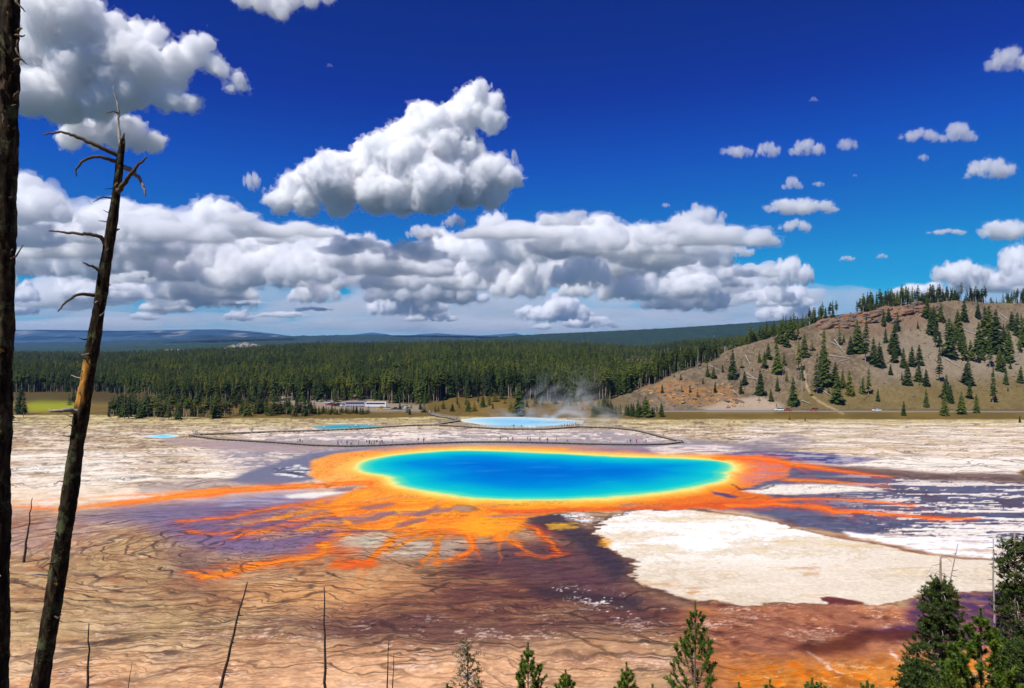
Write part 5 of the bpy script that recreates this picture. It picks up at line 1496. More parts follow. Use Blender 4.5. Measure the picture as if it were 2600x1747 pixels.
bus(955, 1034, .02, (.80, .80, .78), 'plain white coach with dark window band, parked in the open lot')
bus(903, 1033, .03, (.42, .40, .50), 'grey lilac coach parked beside the crowded cars')

# small open shelter
X, Y = flat(905, 1022); r = empty('shelter', (X, Y, tz(X, Y)), .3); tag(r, 'small brown shelter with pitched grey roof behind the coaches', 'hut')
g = Geo(); g.box((0, 0, 1.2), (3.6, 3.0, 2.4)); link('walls', g.mesh('walls', False), simple('brown_boards', (.16, .09, .055), .85, .25, 2, .2), r)
g = prism([(-2.3, 2.35), (0, 3.7), (2.3, 2.35), (0, 3.45)], -2.1, 2.1); link('roof', g.mesh('roof', False), simple('grey_shingles', (.40, .36, .31), .9, .25, 2, .2), r)
g = Geo(); g.box((-.6, -1.53, 1.05), (.9, .08, 2.0)); link('door', g.mesh('door', False), simple('dark_door', (.05, .04, .035), .8, .1, 2, .2), r)
# low log fence between car park and flats
fx = [flat(a, b) for a, b in ((985, 1050), (1020, 1048), (1060, 1047), (1100, 1047))]
r = empty('log_fence', (*fx[0], 0)); tag(r, 'low log rail fence along the edge of the car park', 'fence')
for a, b in zip(fx[:-1], fx[1:]):
    g = Geo(); g.tube([(a[0] - fx[0][0], a[1] - fx[0][1], .8), (b[0] - fx[0][0], b[1] - fx[0][1], .8)], [.12, .12], 6); link('rail', g.mesh('rail'), GREYWOOD, r)
for a in fx:
    g = Geo(); g.box((a[0] - fx[0][0], a[1] - fx[0][1], .45), (.25, .25, .95)); link('post', g.mesh('post', False), GREYWOOD, r)

# ------------------------------------------------------------------ rocks, fallen logs and dead trees of the hillside
ROCK, rn, rp, ro_ = new_mat('rusty_cliff_rock')
P_ = pos(rn)
rc = ramp(rn, noise_n(rn, P_, .16, 6, .7), [(.32, (.05, .042, .04)), (.45, (.15, .12, .10)), (.58, (.24, .12, .06)), (.75, (.30, .26, .22))])
rn.links.new(rc, rp.inputs['Base Color']); rp.inputs['Roughness'].default_value = .95; rp.inputs['Specular IOR Level'].default_value = .1
def rock_mesh(seed, nsub=3):
    bm = bmesh.new(); bmesh.ops.create_icosphere(bm, subdivisions=nsub, radius=1)
    V = np.array([v.co[:] for v in bm.verts])
    d = 1 + .35 * noise3(V * 1.1 + seed * 3.1) + .22 * noise3(V * 2.7 + seed) + .12 * noise3(V * 6 + seed)
    V = V * d[:, None]; V = np.sign(V) * np.abs(V) ** .8
    for v, c in zip(bm.verts, V): v.co = c
    me = bpy.data.meshes.new('rock'); bm.to_mesh(me); bm.free()
    me.materials.append(ROCK)
    return me
ROCKS = [rock_mesh(i) for i in range(6)]
rrg = np.random.default_rng(17)
cl = empty('cliff_band', (250, 520, 55)); tag(cl, 'rusty orange and grey rock ledge under the wooded hilltop', 'cliff')
for i in range(120):
    px = rrg.uniform(2075, 2385)
    mid = interp(px, [(2070, 832), (2150, 815), (2250, 800), (2330, 788), (2385, 790)])
    hit = raycast(px, mid + rrg.normal() * 9)
    if hit is None: continue
    s = rrg.uniform(.9, 3.2)
    o_ = bpy.data.objects.new('rock_block', ROCKS[i % 6]); o_.parent = cl; col.objects.link(o_)
    o_.location = Vector((hit[0], hit[1], hit[2] + .3)) - Vector((250, 520, 55)); o_.scale = (s * rrg.uniform(1.2, 3.2), s, s * rrg.uniform(.35, .9)); o_.rotation_euler = (rrg.normal() * .2, -.18 + rrg.normal() * .12, rrg.normal() * .5)
OROCK = simple('ochre_rock', (.36, .22, .10), .95, .45, .3, .1)
sc_ = empty('scarp', (110, 410, 8)); tag(sc_, 'crumbling ochre and grey rock scarp at the foot of the bare hill', 'scarp')
for i in range(80):
    hit = raycast(rrg.uniform(1640, 1890), rrg.uniform(975, 1034))
    if hit is None: continue
    s = rrg.uniform(.4, 1.5)
    o_ = bpy.data.objects.new('rock_block', ROCKS[i % 6]); o_.parent = sc_; col.objects.link(o_)
    o_.location = Vector(hit) - Vector((110, 410, 8)); o_.scale = (s * rrg.uniform(1, 2.2), s, s * rrg.uniform(.4, .8)); o_.rotation_euler = (rrg.normal() * .2, rrg.normal() * .2, rrg.normal())
    if i % 3: o_.material_slots[0].link = 'OBJECT'; o_.material_slots[0].material = OROCK
for i in range(60):
    px, py = rrg.uniform(1600, 2600), rrg.uniform(860, 1044)
    hit = raycast(px, py)
    if hit is None or crest_z(hit[0]) < 6: continue
    s = rrg.uniform(.3, 1.0)
    o_ = bpy.data.objects.new('boulder', ROCKS[i % 6]); col.objects.link(o_); o_.location = (hit[0], hit[1], hit[2] + .1 * s); o_.scale = (s * 1.3, s, s * .8); o_.rotation_euler = (0, 0, rrg.random() * 6)
    tag(o_, ('tiny' if s < .45 else 'small' if s < .75 else 'large') + ' grey brown boulder lying on the bare hillside', 'boulder', 'boulders on the bare hillside')

def log_at(a, b, r, label, group='fallen logs on the bare hillside'):
    ha, hb = raycast(*a), raycast(*b)
    if ha is None or hb is None: return
    A, B = np.array(ha) + (0, 0, r + .25), np.array(hb) + (0, 0, r + .25)
    k = np.linspace(0, 1, 8)[:, None]; P = A + (B - A) * k
    P[:, 2] = np.maximum(P[:, 2], terrain_z(P[:, 0], P[:, 1]) + r * .6) + .05
    P[:, :2] += rrg.normal(size=(8, 2)) * .08
    g = Geo(); g.tube(P - P[0], r * np.linspace(1, .45, 8), 7)
    o_ = link('fallen_log', g.mesh('fallen_log'), GREYWOOD, None, P[0]); tag(o_, label, 'log', group)
for i, (a, b) in enumerate([((2105,905),(2160,912)),((2110,872),(2145,890)),((2118,865),(2150,906)),((1895,950),(1925,970)),((1893,905),(1905,930)),((1890,960),(1938,968)),((2085,992),(2112,1010)),((2395,910),(2440,938)),((2440,838),(2480,852)),((1740,940),(1775,922)),((1862,995),(1880,1012)),((2035,1020),(2060,1030)),((2540,800),(2560,815)),((2130,922),(2158,914)),((1800,930),(1830,945)),((2480,910),(2520,905))]):
    log_at(a, b, .38, 'pale grey fallen log lying across the bare hillside slope')

def dead_tree(seed, h, nb=26, r0=.017):
    rg = np.random.default_rng(seed); g = Geo()
    zs = np.linspace(0, h, 10); path = np.column_stack([.02 * h * np.sin(zs / h * 2 + seed), .015 * h * np.cos(zs / h * 3), zs]); path[:, :2] -= path[0, :2]
    g.tube(path, h * r0 * (1 - .88 * zs / h), 7); tr_ = g.mesh('trunk')
    g = Geo()
    for i in range(nb):
        f = rg.uniform(.22, .97); z = f * h; a = rg.random() * 6.28; L = h * .11 * (1.1 - f) * rg.uniform(.4, 1.2) + .015 * h
        b0 = np.array([np.interp(z, zs, path[:, 0]), np.interp(z, zs, path[:, 1]), z]); d = np.array([math.cos(a), math.sin(a), rg.uniform(-.45, .25)])
        g.tube([b0, b0 + d * L * .5 + (0, 0, -.05 * L), b0 + d * L + (0, 0, .05 * L * rg.normal() - .1 * L)], [h * .004, h * .0028, h * .001], 4)
    return tr_, g.mesh('branches')
DEAD = [dead_tree(i, 15.0) for i in range(4)]
for t_, b_ in DEAD: t_.materials.append(GREYWOOD); b_.materials.append(GREYWOOD)
def snag(x, y, z, h, lean, label, group, k, name='dead_tree'):
    r = empty(name, (x, y, z - .2), rrg.random() * 6.28 if not lean else 0); r.scale = (h / 15,) * 3
    r.rotation_euler = (0, lean, r.rotation_euler[2])
    for nm, me_ in zip(('trunk', 'branches'), DEAD[k % 4]):
        q = bpy.data.objects.new(nm, me_); q.parent = r; col.objects.link(q)
    tag(r, label, 'dead tree', group)
for i, (px, pb, pt) in enumerate([(2356,905,858),(2584,920,895),(2055,985,915),(2038,998,935),(1985,975,930),(1858,955,925),(1890,975,938),(2187,1000,960),(2035,960,905),(1930,860,800),(1960,840,795),(2180,790,745),(1812,905,850),(1770,940,880),(2088,810,765)]):
    hit = raycast(px, pb)
    if hit: snag(*hit, (pb - pt) / F * hit[1], rrg.normal() * .04, 'bare grey dead tree standing on the hillside among the dark conifers', 'dead trees on the bare hillside', i)

# ------------------------------------------------------------------ steam over the pale pool
def steam(px, py, w, h, dens, seed, label):
    X, Y = flat(px, py)
    me = mesh_np('steam', *(lambda: (np.array([(a, b, c) for a in (-.5, .5) for b in (-.5, .5) for c in (0, 1)]), np.array([(0, 1, 3, 2), (4, 6, 7, 5), (0, 4, 5, 1), (2, 3, 7, 6), (0, 2, 6, 4), (1, 5, 7, 3)])))(), False)
    ob = link('steam', me); ob.location = (X, Y, .3); ob.scale = (w, min(w, 14), h)
    m, n, p, o = new_mat('steam_%d' % seed); n.nodes.remove(p)
    tc = objc(n)
    mp = nd(n, 'ShaderNodeMapping'); mp.inputs['Scale'].default_value = (w / 13, 1.0, h / 10); mp.inputs['Location'].default_value = (seed, 0, 0)
    n.links.new(tc, mp.inputs['Vector'])
    nz = nd(n, 'ShaderNodeTexNoise', Scale=1.0, Detail=4, Roughness=.6, Distortion=2.2); n.links.new(mp.outputs[0], nz.inputs['Vector'])
    sp = n.nodes.new('ShaderNodeSeparateXYZ'); n.links.new(tc, sp.inputs[0])
    def mth(op, a, b=None):
        x = n.nodes.new('ShaderNodeMath'); x.operation = op
        for i, v in enumerate((a, b)):
            if v is None: continue
            if hasattr(v, 'node'): n.links.new(v, x.inputs[i])
            else: x.inputs[i].default_value = v
        return x.outputs[0]
    rx = mth('ABSOLUTE', sp.outputs['X']); ry = mth('ABSOLUTE', sp.outputs['Y'])
    f1 = mapr(n, rx, .12, .5, 1, 0, True); f2 = mapr(n, ry, .1, .5, 1, 0, True)
    f3 = mapr(n, sp.outputs['Z'], .1, 1, 1, 0, True)
    th = mapr(n, nz.outputs['Fac'], .40, .75, 0, 1, True)
    dn = mth('MULTIPLY', mth('MULTIPLY', mth('MULTIPLY', f1, f2), f3), mth('MULTIPLY', th, dens))
    pv = nd(n, 'ShaderNodeVolumeScatter', Anisotropy=.2); pv.inputs['Color'].default_value = (.98, .98, .98, 1)
    n.links.new(dn, pv.inputs['Density']); n.links.new(pv.outputs[0], o.inputs['Volume'])
    m.cycles.volume_step_rate = .3
    me.materials.append(m); tag(ob, label, kind='stuff')
steam(1430, 1074, 46, 30, .14, 3, 'wisps of white steam rising from the pale blue pool')
steam(1360, 1072, 60, 9, .10, 9, 'thin steam drifting low over the pale blue pool')
steam(1550, 1075, 18, 14, .09, 14, 'faint steam wisp beside the clump of conifers')
# ------------------------------------------------------------------ foreground: bare trunks at the overlook
def bark_mat(name, orange=None):
    m, n, p, o = new_mat(name)
    oc = objc(n)
    mp = nd(n, 'ShaderNodeMapping'); mp.inputs['Scale'].default_value = (9, 9, 2.2); n.links.new(oc, mp.inputs['Vector'])
    f = noise_n(n, mp.outputs[0], 1.3, 7, .68)
    c = ramp(n, f, [(.34, (.004, .0035, .003)), (.48, (.020, .014, .009)), (.60, (.06, .042, .024)), (.74, (.17, .14, .10))])
    l = noise_n(n, oc, 3.2, 5, .7)
    c = mixc(n, mapr(n, l, .54, .63, 0, .75), c, (.10, .12, .055))          # lichen
    l2 = noise_n(n, oc, 6.5, 3, .7)
    c = mixc(n, mapr(n, l2, .66, .72, 0, .8), c, (.38, .24, .06))            # flaked rusty bark
    a = nd(n, 'ShaderNodeAttribute', attribute_name='peeled')
    c = mixc(n, a.outputs['Fac'], c, ramp(n, f, [(.3, (.22, .09, .02)), (.6, (.62, .32, .07))]))
    n.links.new(c, p.inputs['Base Color']); p.inputs['Roughness'].default_value = .95; p.inputs['Specular IOR Level'].default_value = .15
    bp = nd(n, 'ShaderNodeBump', Strength=1.0, Distance=.03); n.links.new(f, bp.inputs['Height']); n.links.new(bp.outputs[0], p.inputs['Normal'])
    return m
OLDBARK = bark_mat('old_dark_bark')
TWIG = simple('dead_twig', (.11, .085, .065), .9, .5, 9, .15)

def big_trunk(name, pts, Y, label, branches, peeled=None, thin=1.0):
    """pts: (px centre, py, half width px) down the stem"""
    P = np.array(pts, float); s = Y / F
    k = np.linspace(0, len(P) - 1, 260)
    c = [np.interp(k, np.arange(len(P)), P[:, i]) for i in range(3)]
    path = np.column_stack([(c[0] - CX) * s, np.full(260, Y), CAM_H - (c[1] - HZ) * s]); rad = c[2] * s * thin * (1 + .05 * np.sin(np.linspace(0, 60, 260)))
    Vt, Q, T = tube(path, rad, 30)
    N = 260 * 30
    an = np.tile(np.arange(30) / 30 * 2 * np.pi, 260); zz = np.repeat(path[:, 2], 30)
    cen = np.repeat(path, 30, 0); d = Vt[:N] - cen
    q = np.column_stack([np.cos(an) * 2.2, np.sin(an) * 2.2, zz * 2.6])
    disp = 1 + .10 * noise3(q) + .14 * noise3(q * np.array([2.6, 2.6, 3]) + 4) + .08 * np.abs(noise3(q * np.array([6, 6, 5]) + 9))
    Vt[:N] = cen + d * disp[:, None]
    base = path[np.argmin(path[:, 2])]
    root = empty(name, base); tag(root, label, 'dead tree')
    me = mesh_np('trunk', Vt - base, [Q, T])
    pe = np.zeros(len(Vt))
    if peeled:
        pyv = HZ + (CAM_H - Vt[:, 2]) / s
        side = (Vt[:, 0] - np.append(cen[:, 0], path[-1, 0])) / np.append(np.repeat(rad, 30), rad[-1])
        pe = sst(peeled[0], peeled[0] + 25, pyv) * sst(peeled[1], peeled[1] - 25, pyv) * sst(.75, .1, side + .6 * np.append(noise3(q * 1.5), 0)) * .95
    attr_f(me, 'peeled', pe)
    link('trunk', me, OLDBARK, root)
    for i, (bp_, r0, mat) in enumerate(branches):
        B = np.array([((a - CX) * s, Y + dy, CAM_H - (b - HZ) * s) for a, b, dy in bp_]) - base
        kk = np.linspace(0, len(B) - 1, len(B) * 5)
        B = np.column_stack([np.interp(kk, np.arange(len(B)), B[:, j]) for j in range(3)])
        for _ in range(2): B[1:-1] = (B[:-2] + 2 * B[1:-1] + B[2:]) / 4
        B += np.random.default_rng(i).normal(size=B.shape) * r0 * s * .15
        g = Geo(); g.tube(B, r0 * s * np.linspace(1, .28, len(B)), 8); link('branch', g.mesh('branch'), mat, root)
    brg = np.random.default_rng(len(branches))
    for i in range(30):                                   # snapped-off stubs and dead twigs
        j = int(brg.integers(8, 225)); a = brg.uniform(-2.9, -.25); r_ = rad[j]
        d = np.array([math.cos(a), math.sin(a), brg.uniform(-.2, .5)]); L = r_ * brg.uniform(.5, 2.6)
        b0 = path[j] + d * r_ * .8 - base
        g = Geo(); g.tube([b0, b0 + d * L * .5, b0 + d * L + (0, 0, brg.normal() * L * .25)], [r_ * .14, r_ * .10, r_ * .04], 6)
        link('branch_stub', g.mesh('branch_stub'), TWIG if i % 3 else GREYWOOD, root)
    return root
zb = lambda Y: HZ + (CAM_H - tz(0, Y) + .3) * F / Y
Y1 = 11.0
big_trunk('dead_pine', [(312,352,6),(309,372,10),(300,450,12),(286,560,15),(270,660,17),(252,780,18.5),(232,900,20),(212,1020,21.5),(192,1150,23),(168,1320,25),(140,1500,26),(100,1747,27.5),(70,1940,29),(55,zb(Y1),33)], Y1,
  'leaning dead pine trunk with dark mossy bark and broken bare branches',
  [([(306,366,0),(298,340,.05),(291,300,.1),(292,270,.1),(284,245,.12),(278,215,.1)], 4, GREYWOOD),
   ([(292,282,.1),(284,280,.05),(270,288,0)], 2.4, TWIG),
   ([(304,396,0),(270,382,-.2),(225,362,-.3),(190,353,-.35),(155,362,-.4)], 6, TWIG),
   ([(300,412,0),(270,405,-.2),(242,420,-.3),(228,445,-.35),(228,462,-.35)], 5, TWIG),
   ([(300,420,.0),(320,425,.15),(338,445,.2),(348,470,.2),(354,490,.2)], 7, GREYWOOD),
   ([(296,492,0),(322,472,-.1),(350,452,-.2),(378,430,-.3),(402,416,-.35)], 7, TWIG),
   ([(352,452,-.2),(370,430,-.25),(378,420,-.25)], 2.5, TWIG),
   ([(292,505,0),(275,505,-.15),(256,520,-.2)], 3, TWIG),
   ([(270,620,0),(262,602,-.1),(232,600,-.25),(196,600,-.35),(166,597,-.4)], 6, TWIG),
   ([(258,690,0),(250,680,-.15),(235,672,-.25)], 5, TWIG), ([(262,724,0),(272,722,.0),(280,724,.0)], 4.5, TWIG),
   ([(240,750,0),(222,748,-.2),(200,768,-.3),(184,795,-.35)], 5, TWIG),
   ([(214,1048,0),(190,1038,-.2),(168,1040,-.3),(156,1038,-.32)], 7, GREYWOOD), ([(208,1060,0),(192,1058,-.1),(180,1050,-.15)], 2, TWIG),
   ([(184,1258,0),(176,1262,-.1)], 4, GREYWOOD), ([(290,585,0),(300,580,.05)], 4, TWIG), ([(312,352,0),(314,345,0),(315,338,0)], 4, TWIG)], (905, 1040), .74)
Y2 = 9.0
big_trunk('dead_pine', [(30,-260,18),(26,-60,20),(24,60,21),(22,180,22),(18,320,23),(14,480,23.5),(10,640,24),(6,800,24),(2,960,24.5),(-2,1150,25),(-5,1350,25.5),(-8,1550,26),(-11,1747,27),(-15,zb(Y2),31)], Y2,
  'upright black barked dead trunk with stubby broken branches, rusty and green flecks',
  [([(40,80,0),(52,82,-.05),(66,80,-.08)], 6, TWIG), ([(36,90,0),(58,98,-.1),(72,104,-.12),(80,100,-.12)], 4, TWIG), ([(40,118,0),(56,140,-.1),(70,158,-.12),(78,166,-.12)], 3, TWIG),
   ([(36,160,0),(50,158,-.06),(64,158,-.08)], 8, TWIG), ([(34,254,0),(52,246,-.08),(63,238,-.1)], 6, TWIG), ([(30,270,0),(44,274,-.08),(56,273,-.1)], 4, TWIG),
   ([(40,0,0),(55,15,-.1),(70,30,-.12),(78,40,-.1)], 4, TWIG), ([(46,95,0),(53,110,-.05),(50,124,-.05),(44,128,0)], 4, TWIG), ([(20,120,-.2),(4,126,-.3),(-20,132,-.3)], 5, TWIG), ([(10,210,-.2),(-6,208,-.3)], 6, TWIG), ([(12,60,-.2),(-4,50,-.3)], 5, TWIG),
   ([(22,512,0),(32,506,-.05),(38,502,-.05)], 7, TWIG), ([(16,655,0),(30,648,-.05),(38,634,-.05)], 6, TWIG), ([(24,20,-.2),(6,10,-.3)], 5, TWIG), ([(30,300,-.15),(36,330,-.2)], 3, TWIG)])

# slender bare poles standing lower down the slope and out on the flats
def pole(pt, pb, Y, r, label, twigs=10, dark=True):
    g = Geo()
    zt = CAM_H - (pt[1] - HZ) / F * Y; z0 = CAM_H - (pb[1] - HZ) / F * Y
    xt = (pt[0] - CX) / F * Y; x0 = (pb[0] - CX) / F * Y
    gz = tz(x0, Y); ex = (z0 - gz) / (zt - z0)
    xb = x0 - (xt - x0) * ex
    P = np.array([(xb + (xt - xb) * t, Y, gz - .2 + (zt - gz + .2) * t) for t in np.linspace(0, 1, 14)])
    P[1:-1, 0] += rrg.normal(size=12) * r * .25
    root = empty('dead_pole', P[0]); tag(root, label, 'dead tree')
    g.tube(P - P[0], r * np.linspace(1, .25, 14), 8); link('trunk', g.mesh('trunk'), POLE if dark else GREYWOOD, root)
    if twigs:
        g = Geo()
        for i in range(twigs):
            t = rrg.uniform(.35, .97); b = P[0] + (P[-1] - P[0]) * t - P[0]; a = rrg.random() * 6.28; L = rrg.uniform(.3, 1.0) * (1.15 - t) * 1.4
            g.tube([b, b + np.array([math.cos(a), math.sin(a), rrg.uniform(-.3, .2)]) * L], [r * .22, r * .08], 4)
        link('twigs', g.mesh('twigs'), POLE, root)
POLE = simple('charred_pole', (.055, .042, .034), .9, .6, 4, .15)
xp, yp = flat(60, 1428)
pole((82,1264), (60,1428), yp, .2, 'short thick black pole standing in wet ground beside the leaning trunk', 0)
pole((226,1583), (222,1747), 58, .16, 'thin bare upright pole near the foot of the leaning trunk', 8)
pole((628,1478), (558,1747), 56, .19, 'leaning thin bare pole with short twigs rising over the brown flats', 26)
pole((823,1490), (826,1747), 57, .17, 'straight thin bare pole rising over the brown flats', 6)
pole((988,1625), (983,1747), 58, .1, 'very thin pale bare pole, taller of a close pair', 6)
pole((1000,1660), (997,1747), 58.5, .08, 'very thin pale bare pole, shorter of a close pair', 5)
pole((335,1680), (325,1747), 57, .07, 'tiny thin bare stick on the pale flats by the slope', 3)

# ------------------------------------------------------------------ foreground pines with real needles
def needle_mat(name, a, b, c):
    m, n, p, o = new_mat(name)
    f = noise_n(n, objc(n), 2.2, 4, .6)
    n.links.new(ramp(n, f, [(.3, a), (.55, b), (.8, c)]), p.inputs['Base Color'])
    p.inputs['Roughness'].default_value = .5; p.inputs['Specular IOR Level'].default_value = .3
    return m
ND1 = needle_mat('bright_pine_needles', (.045, .10, .010), (.12, .18, .018), (.20, .22, .035))
ND2 = needle_mat('dark_pine_needles', (.022, .048, .010), (.060, .090, .016), (.11, .125, .022))
ND3 = needle_mat('sparse_olive_needles', (.05, .055, .018), (.10, .095, .03), (.16, .13, .05))

def sprig(g, path, nn, nl, nw, rg, spread=.75):
    """needles all round a shoot"""
    P = np.asarray(path); k = rg.random(nn) * (len(P) - 1); i = np.minimum(k.astype(int), len(P) - 2); f = (k - i)[:, None]
    b = P[i] * (1 - f) + P[i + 1] * f; t = P[i + 1] - P[i]; t /= np.linalg.norm(t, axis=1)[:, None] + 1e-9
    r = rg.normal(size=(nn, 3)); r -= (r * t).sum(1)[:, None] * t; r /= np.linalg.norm(r, axis=1)[:, None] + 1e-9
    d = t * (1 - spread) + r * spread; d /= np.linalg.norm(d, axis=1)[:, None]
    L = nl * (.7 + .5 * rg.random(nn))[:, None]
    s = np.cross(d, rg.normal(size=(nn, 3))); s /= np.linalg.norm(s, axis=1)[:, None] + 1e-9
    V = np.stack([b - s * nw, b + s * nw, b + d * L], 1).reshape(-1, 3)
    g.add(V, None, np.arange(nn * 3).reshape(-1, 3))

def young_pine(px_top, py_top, Y, halfw_px, label, seed, mat=ND1, dens=.95, up=1.3, nl=.075, lead=.16, crown_px=None, group=None, full=1.0):
    """a young pine: leader, whorls of upswept shoots thick with needles"""
    rg = np.random.default_rng(seed); s = Y / F
    top = np.array([(px_top - CX) * s, Y, CAM_H - (py_top - HZ) * s]); gz = tz(top[0], Y)
    H = top[2] - gz; root = empty('young_pine', (top[0], Y, gz - .1)); tag(root, label, 'tree', group)
    g = Geo(); zs = np.linspace(0, H * .98, 9); bend = rg.normal(size=2) * .01
    stem = np.column_stack([bend[0] * zs, bend[1] * zs, zs]) ; stem[:, :2] -= stem[-1, :2]
    g.tube(stem, .008 + .009 * H * (1 - zs / H), 7); link('trunk', g.mesh('trunk'), BARK, root)
    c = Geo(); w = Geo()
    wid = halfw_px * s
    vis = (crown_px if crown_px else 240) * s                      # crown depth worth building densely
    sprig(c, [(0, 0, H - min(lead * H * .9, .8)), (0, 0, H)], int(300 * dens * full), nl * .8, nl * .11, rg, .55)
    whorl = .34 * (wid * 1.6 + .25)
    z = H - min(lead * H * .5, .45)
    lim = max(H - vis * 1.3, H * .12)
    while z > lim:
        f = min(1.0, (H - z) / (vis * .75)); L = wid * (f ** 1.05) * 1.25 + .03
        n_ = int(rg.integers(4, 7)); a0 = rg.random() * 6.28
        for j in range(n_):
            a = a0 + j / n_ * 6.28 + rg.normal() * .2; l = L * rg.uniform(.75, 1.15)
            d = np.array([math.cos(a), math.sin(a), 0])
            b0 = np.array([0, 0, z])
            pth = [b0, b0 + d * l * .45 + (0, 0, .12 * l * up), b0 + d * l * .8 + (0, 0, .42 * l * up), b0 + d * l + (0, 0, l * up * .95)]
            w.tube(pth, [.012 + .012 * l, .010, .007, .004], 4)
            sprig(c, pth[1:], int(210 * dens * (.6 + l) * full), nl, nl * .11, rg, .65)
            if l > .22:
                for q in range(int(2 + 3 * l)):
                    t = rg.uniform(.35, .95); m_ = np.array(pth[1]) * (1 - t) + np.array(pth[3]) * t
                    e = np.array([rg.normal() * .6, rg.normal() * .6, .8]) + d * .4; e /= np.linalg.norm(e)
                    p2 = m_ + e * l * rg.uniform(.25, .5); sprig(c, [m_, (m_ + p2) / 2, p2], int(110 * dens * full), nl, nl * .11, rg, .65)
        z -= whorl * rg.uniform(.7, 1.2)
    link('branches', w.mesh('branches'), BARK, root); link('needles', c.mesh('needles', False), mat, root)
    return root
young_pine(1765,1516,18,48,'tall young green pine with upswept branches at the foot of the orange ground',1,crown_px=300)
young_pine(1341,1622,18,28,'young pine with thick upright shoots before the brown flats',2,crown_px=170,full=1.2)
young_pine(1436,1690,18,18,'small narrow young pine beside the thick shooted one',3,crown_px=110)
young_pine(1591,1672,17,19,'small young pine with a long leader between two larger pines',4,crown_px=120)
young_pine(1214,1716,17,9,'tiny pine tip beside the sparse sapling',5,crown_px=80)
young_pine(1136,1726,17,13,'tiny bushy pine tip left of the sparse sapling',6,crown_px=70)
for i, (px, py, hw) in enumerate(((1657,1728,7),(1388,1736,12),(1876,1722,10),(1947,1728,9),(1955,1716,8),(2062,1712,12),(2085,1722,11),(2202,1716,14),(1620,1738,9),(1985,1736,12))):
    young_pine(px, py, 17, hw, 'tiny green pine tip poking up before the orange ground', 30 + i, crown_px=60, group='pine tips before the orange ground')
young_pine(2490,1532,15,60,'bright green young pine with long soft shoots in front of the dark pines',8,crown_px=330,full=1.7,nl=.085)
young_pine(2425,1625,16,40,'bright green pine sapling beside the clumpy dark pine',12,crown_px=220,full=1.1,nl=.08)

def clump_pine(pts, Y, wpx, label, seed, mat=ND2, nclump=90, bare_top=0, trunk_w=9, sparse=1.0, needle=.085, lo=None):
    """older pine: visible stem and ragged needle clumps; wpx: list of (py, half width px)"""
    rg = np.random.default_rng(seed); s = Y / F
    P = np.array([((a - CX) * s, Y, CAM_H - (b - HZ) * s) for a, b in pts]); gz = tz(P[-1, 0], Y)
    P = np.vstack([P, (P[-1, 0] + (P[-1, 0] - P[-2, 0]) * .2, Y, gz - .2)])[::-1]
    root = empty('pine_tree', P[0]); tag(root, label, 'tree')
    k = np.linspace(0, len(P) - 1, 24); Q_ = np.column_stack([np.interp(k, np.arange(len(P)), P[:, j]) for j in range(3)]) - P[0]
    g = Geo(); g.tube(Q_, trunk_w * s * np.linspace(1, .22, 24), 9); link('trunk', g.mesh('trunk'), PALEBARK, root)
    c = Geo(); w = Geo(); WW = np.array(wpx, float)
    for i in range(nclump):
        py = rg.uniform(WW[0, 0], WW[-1, 0]) if lo is None else WW[0, 0] + (WW[-1, 0] - WW[0, 0]) * rg.random() ** lo
        hw = np.interp(py, WW[:, 0], WW[:, 1]) * s
        z = CAM_H - (py - HZ) * s - P[0, 2]
        x0 = np.interp(z, Q_[:, 2], Q_[:, 0]); y0 = np.interp(z, Q_[:, 2], Q_[:, 1])
        a = rg.random() * 6.28; rr = hw * math.sqrt(rg.random()) * 1.0
        tip = np.array([x0 + math.cos(a) * rr, y0 + math.sin(a) * rr, z])
        b0 = np.array([x0, y0, z - rr * .35])
        w.tube([b0, (b0 + tip) / 2 + (0, 0, -.05 * rr), tip], [.03, .02, .008], 4)
        for q in range(5):
            e = np.array([math.cos(a) + rg.normal() * .9, math.sin(a) + rg.normal() * .9, .55 + rg.normal() * .5]); e /= np.linalg.norm(e)
            p0 = tip + rg.normal(size=3) * .08; p1 = p0 + e * rg.uniform(.14, .34)
            sprig(c, [p0, (p0 + p1) / 2, p1], int(60 * sparse), needle, needle * .13, rg, .7)
    for i in range(bare_top):
        t = rg.uniform(.55, .99); b0 = np.array([np.interp(t, np.linspace(0, 1, 24), Q_[:, j]) for j in range(3)]); a = rg.random() * 6.28; L = rg.uniform(.2, .7)
        w.tube([b0, b0 + np.array([math.cos(a), math.sin(a), -.1]) * L * .6, b0 + np.array([math.cos(a), math.sin(a), -.5]) * L], [.014, .01, .005], 4)
    link('branches', w.mesh('branches'), GREYWOOD if bare_top else BARK, root); link('needles', c.mesh('needles', False), mat, root)
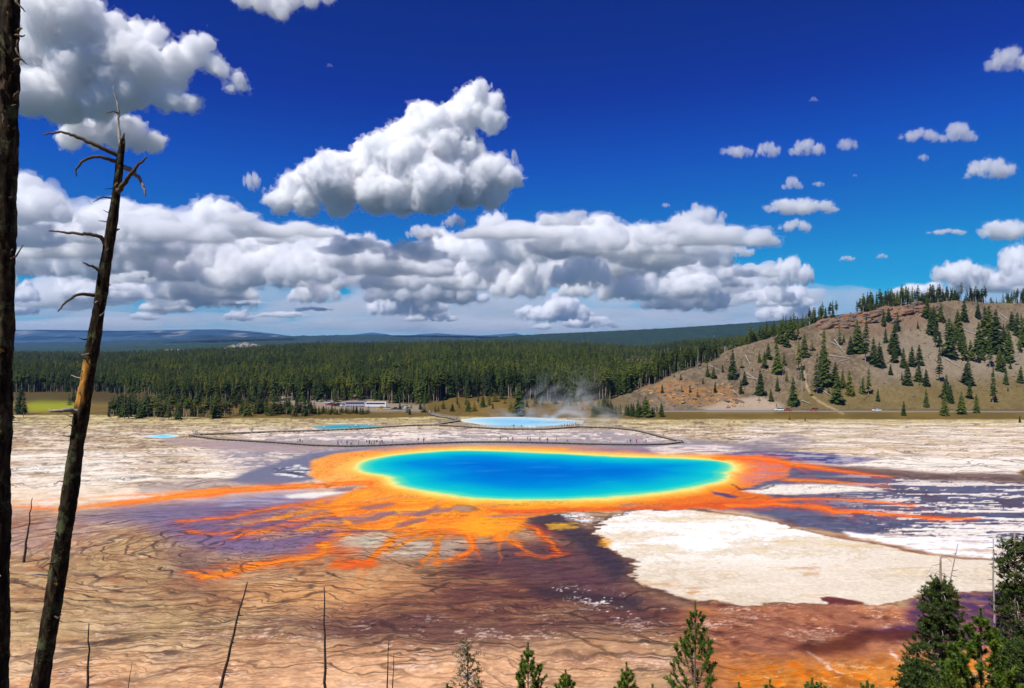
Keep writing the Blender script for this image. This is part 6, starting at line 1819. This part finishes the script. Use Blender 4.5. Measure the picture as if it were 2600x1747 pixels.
clump_pine([(2388,1408),(2388,1560),(2380,1747)], 24, [(1478,14),(1520,34),(1560,46),(1590,36),(1630,50),(1700,68),(1760,80),(1820,85)], 'tall clumpy dark pine with bare broken top at the edge of the purple ground', 3, nclump=230, bare_top=30, sparse=1.15)
clump_pine([(2576,1352),(2578,1500),(2575,1747)], 24, [(1362,10),(1390,24),(1430,34),(1470,22),(1500,16),(1530,40),(1580,52),(1640,56),(1740,60),(1820,70)], 'tall narrow dark pine with two separate crowns beside the thin snag', 4, nclump=200, sparse=1.15, bare_top=8, trunk_w=8)
clump_pine([(1186,1628),(1188,1700),(1186,1747)], 18, [(1634,6),(1660,14),(1690,16),(1720,22),(1780,26)], 'thin sparse olive sapling on a bare stem before the brown flats', 5, ND3, 26, 14, 3.0, .5, .06)
clump_pine([(2590,1650),(2594,1747)], 18, [(1650,10),(1690,40),(1747,60),(1800,70)], 'dark bushy pine filling the corner behind the bright young pine', 6, nclump=110)
clump_pine([(2330,1690),(2334,1747)], 19, [(1690,10),(1720,32),(1760,46)], 'low dark pine at the foot of the clumpy tall pine', 7, nclump=70)
pole((2432,1382), (2398,1560), 24.5, .055, 'leaning thin grey snag with drooping twigs beside the clumpy pine', 34, False)
pole((2522,1368), (2523,1600), 24, .075, 'thin upright grey snag with drooping twigs between the tall pines', 30, False)

# dry grass and low scrub on the overlook slope
srg2 = np.random.default_rng(9)
gx = srg2.uniform(-25, 34, 12000); gyy = srg2.uniform(3, 48, 12000); gz_ = terrain_z(gx, gyy)
hh = srg2.uniform(.12, .4, 12000); aa = srg2.random(12000) * 6.28
V = np.stack([np.column_stack([gx - .02 * np.cos(aa), gyy - .02 * np.sin(aa), gz_ - .03]), np.column_stack([gx + .02 * np.cos(aa), gyy + .02 * np.sin(aa), gz_ - .03]), np.column_stack([gx + srg2.normal(size=12000) * .1, gyy + srg2.normal(size=12000) * .1, gz_ + hh])], 1).reshape(-1, 3)
me = mesh_np('grass', V, np.arange(36000).reshape(-1, 3), False)
tag(link('grass', me, simple('dry_grass', (.20, .17, .07), .9, .4, .8, .1)), 'dry yellow grass on the overlook slope', kind='stuff')
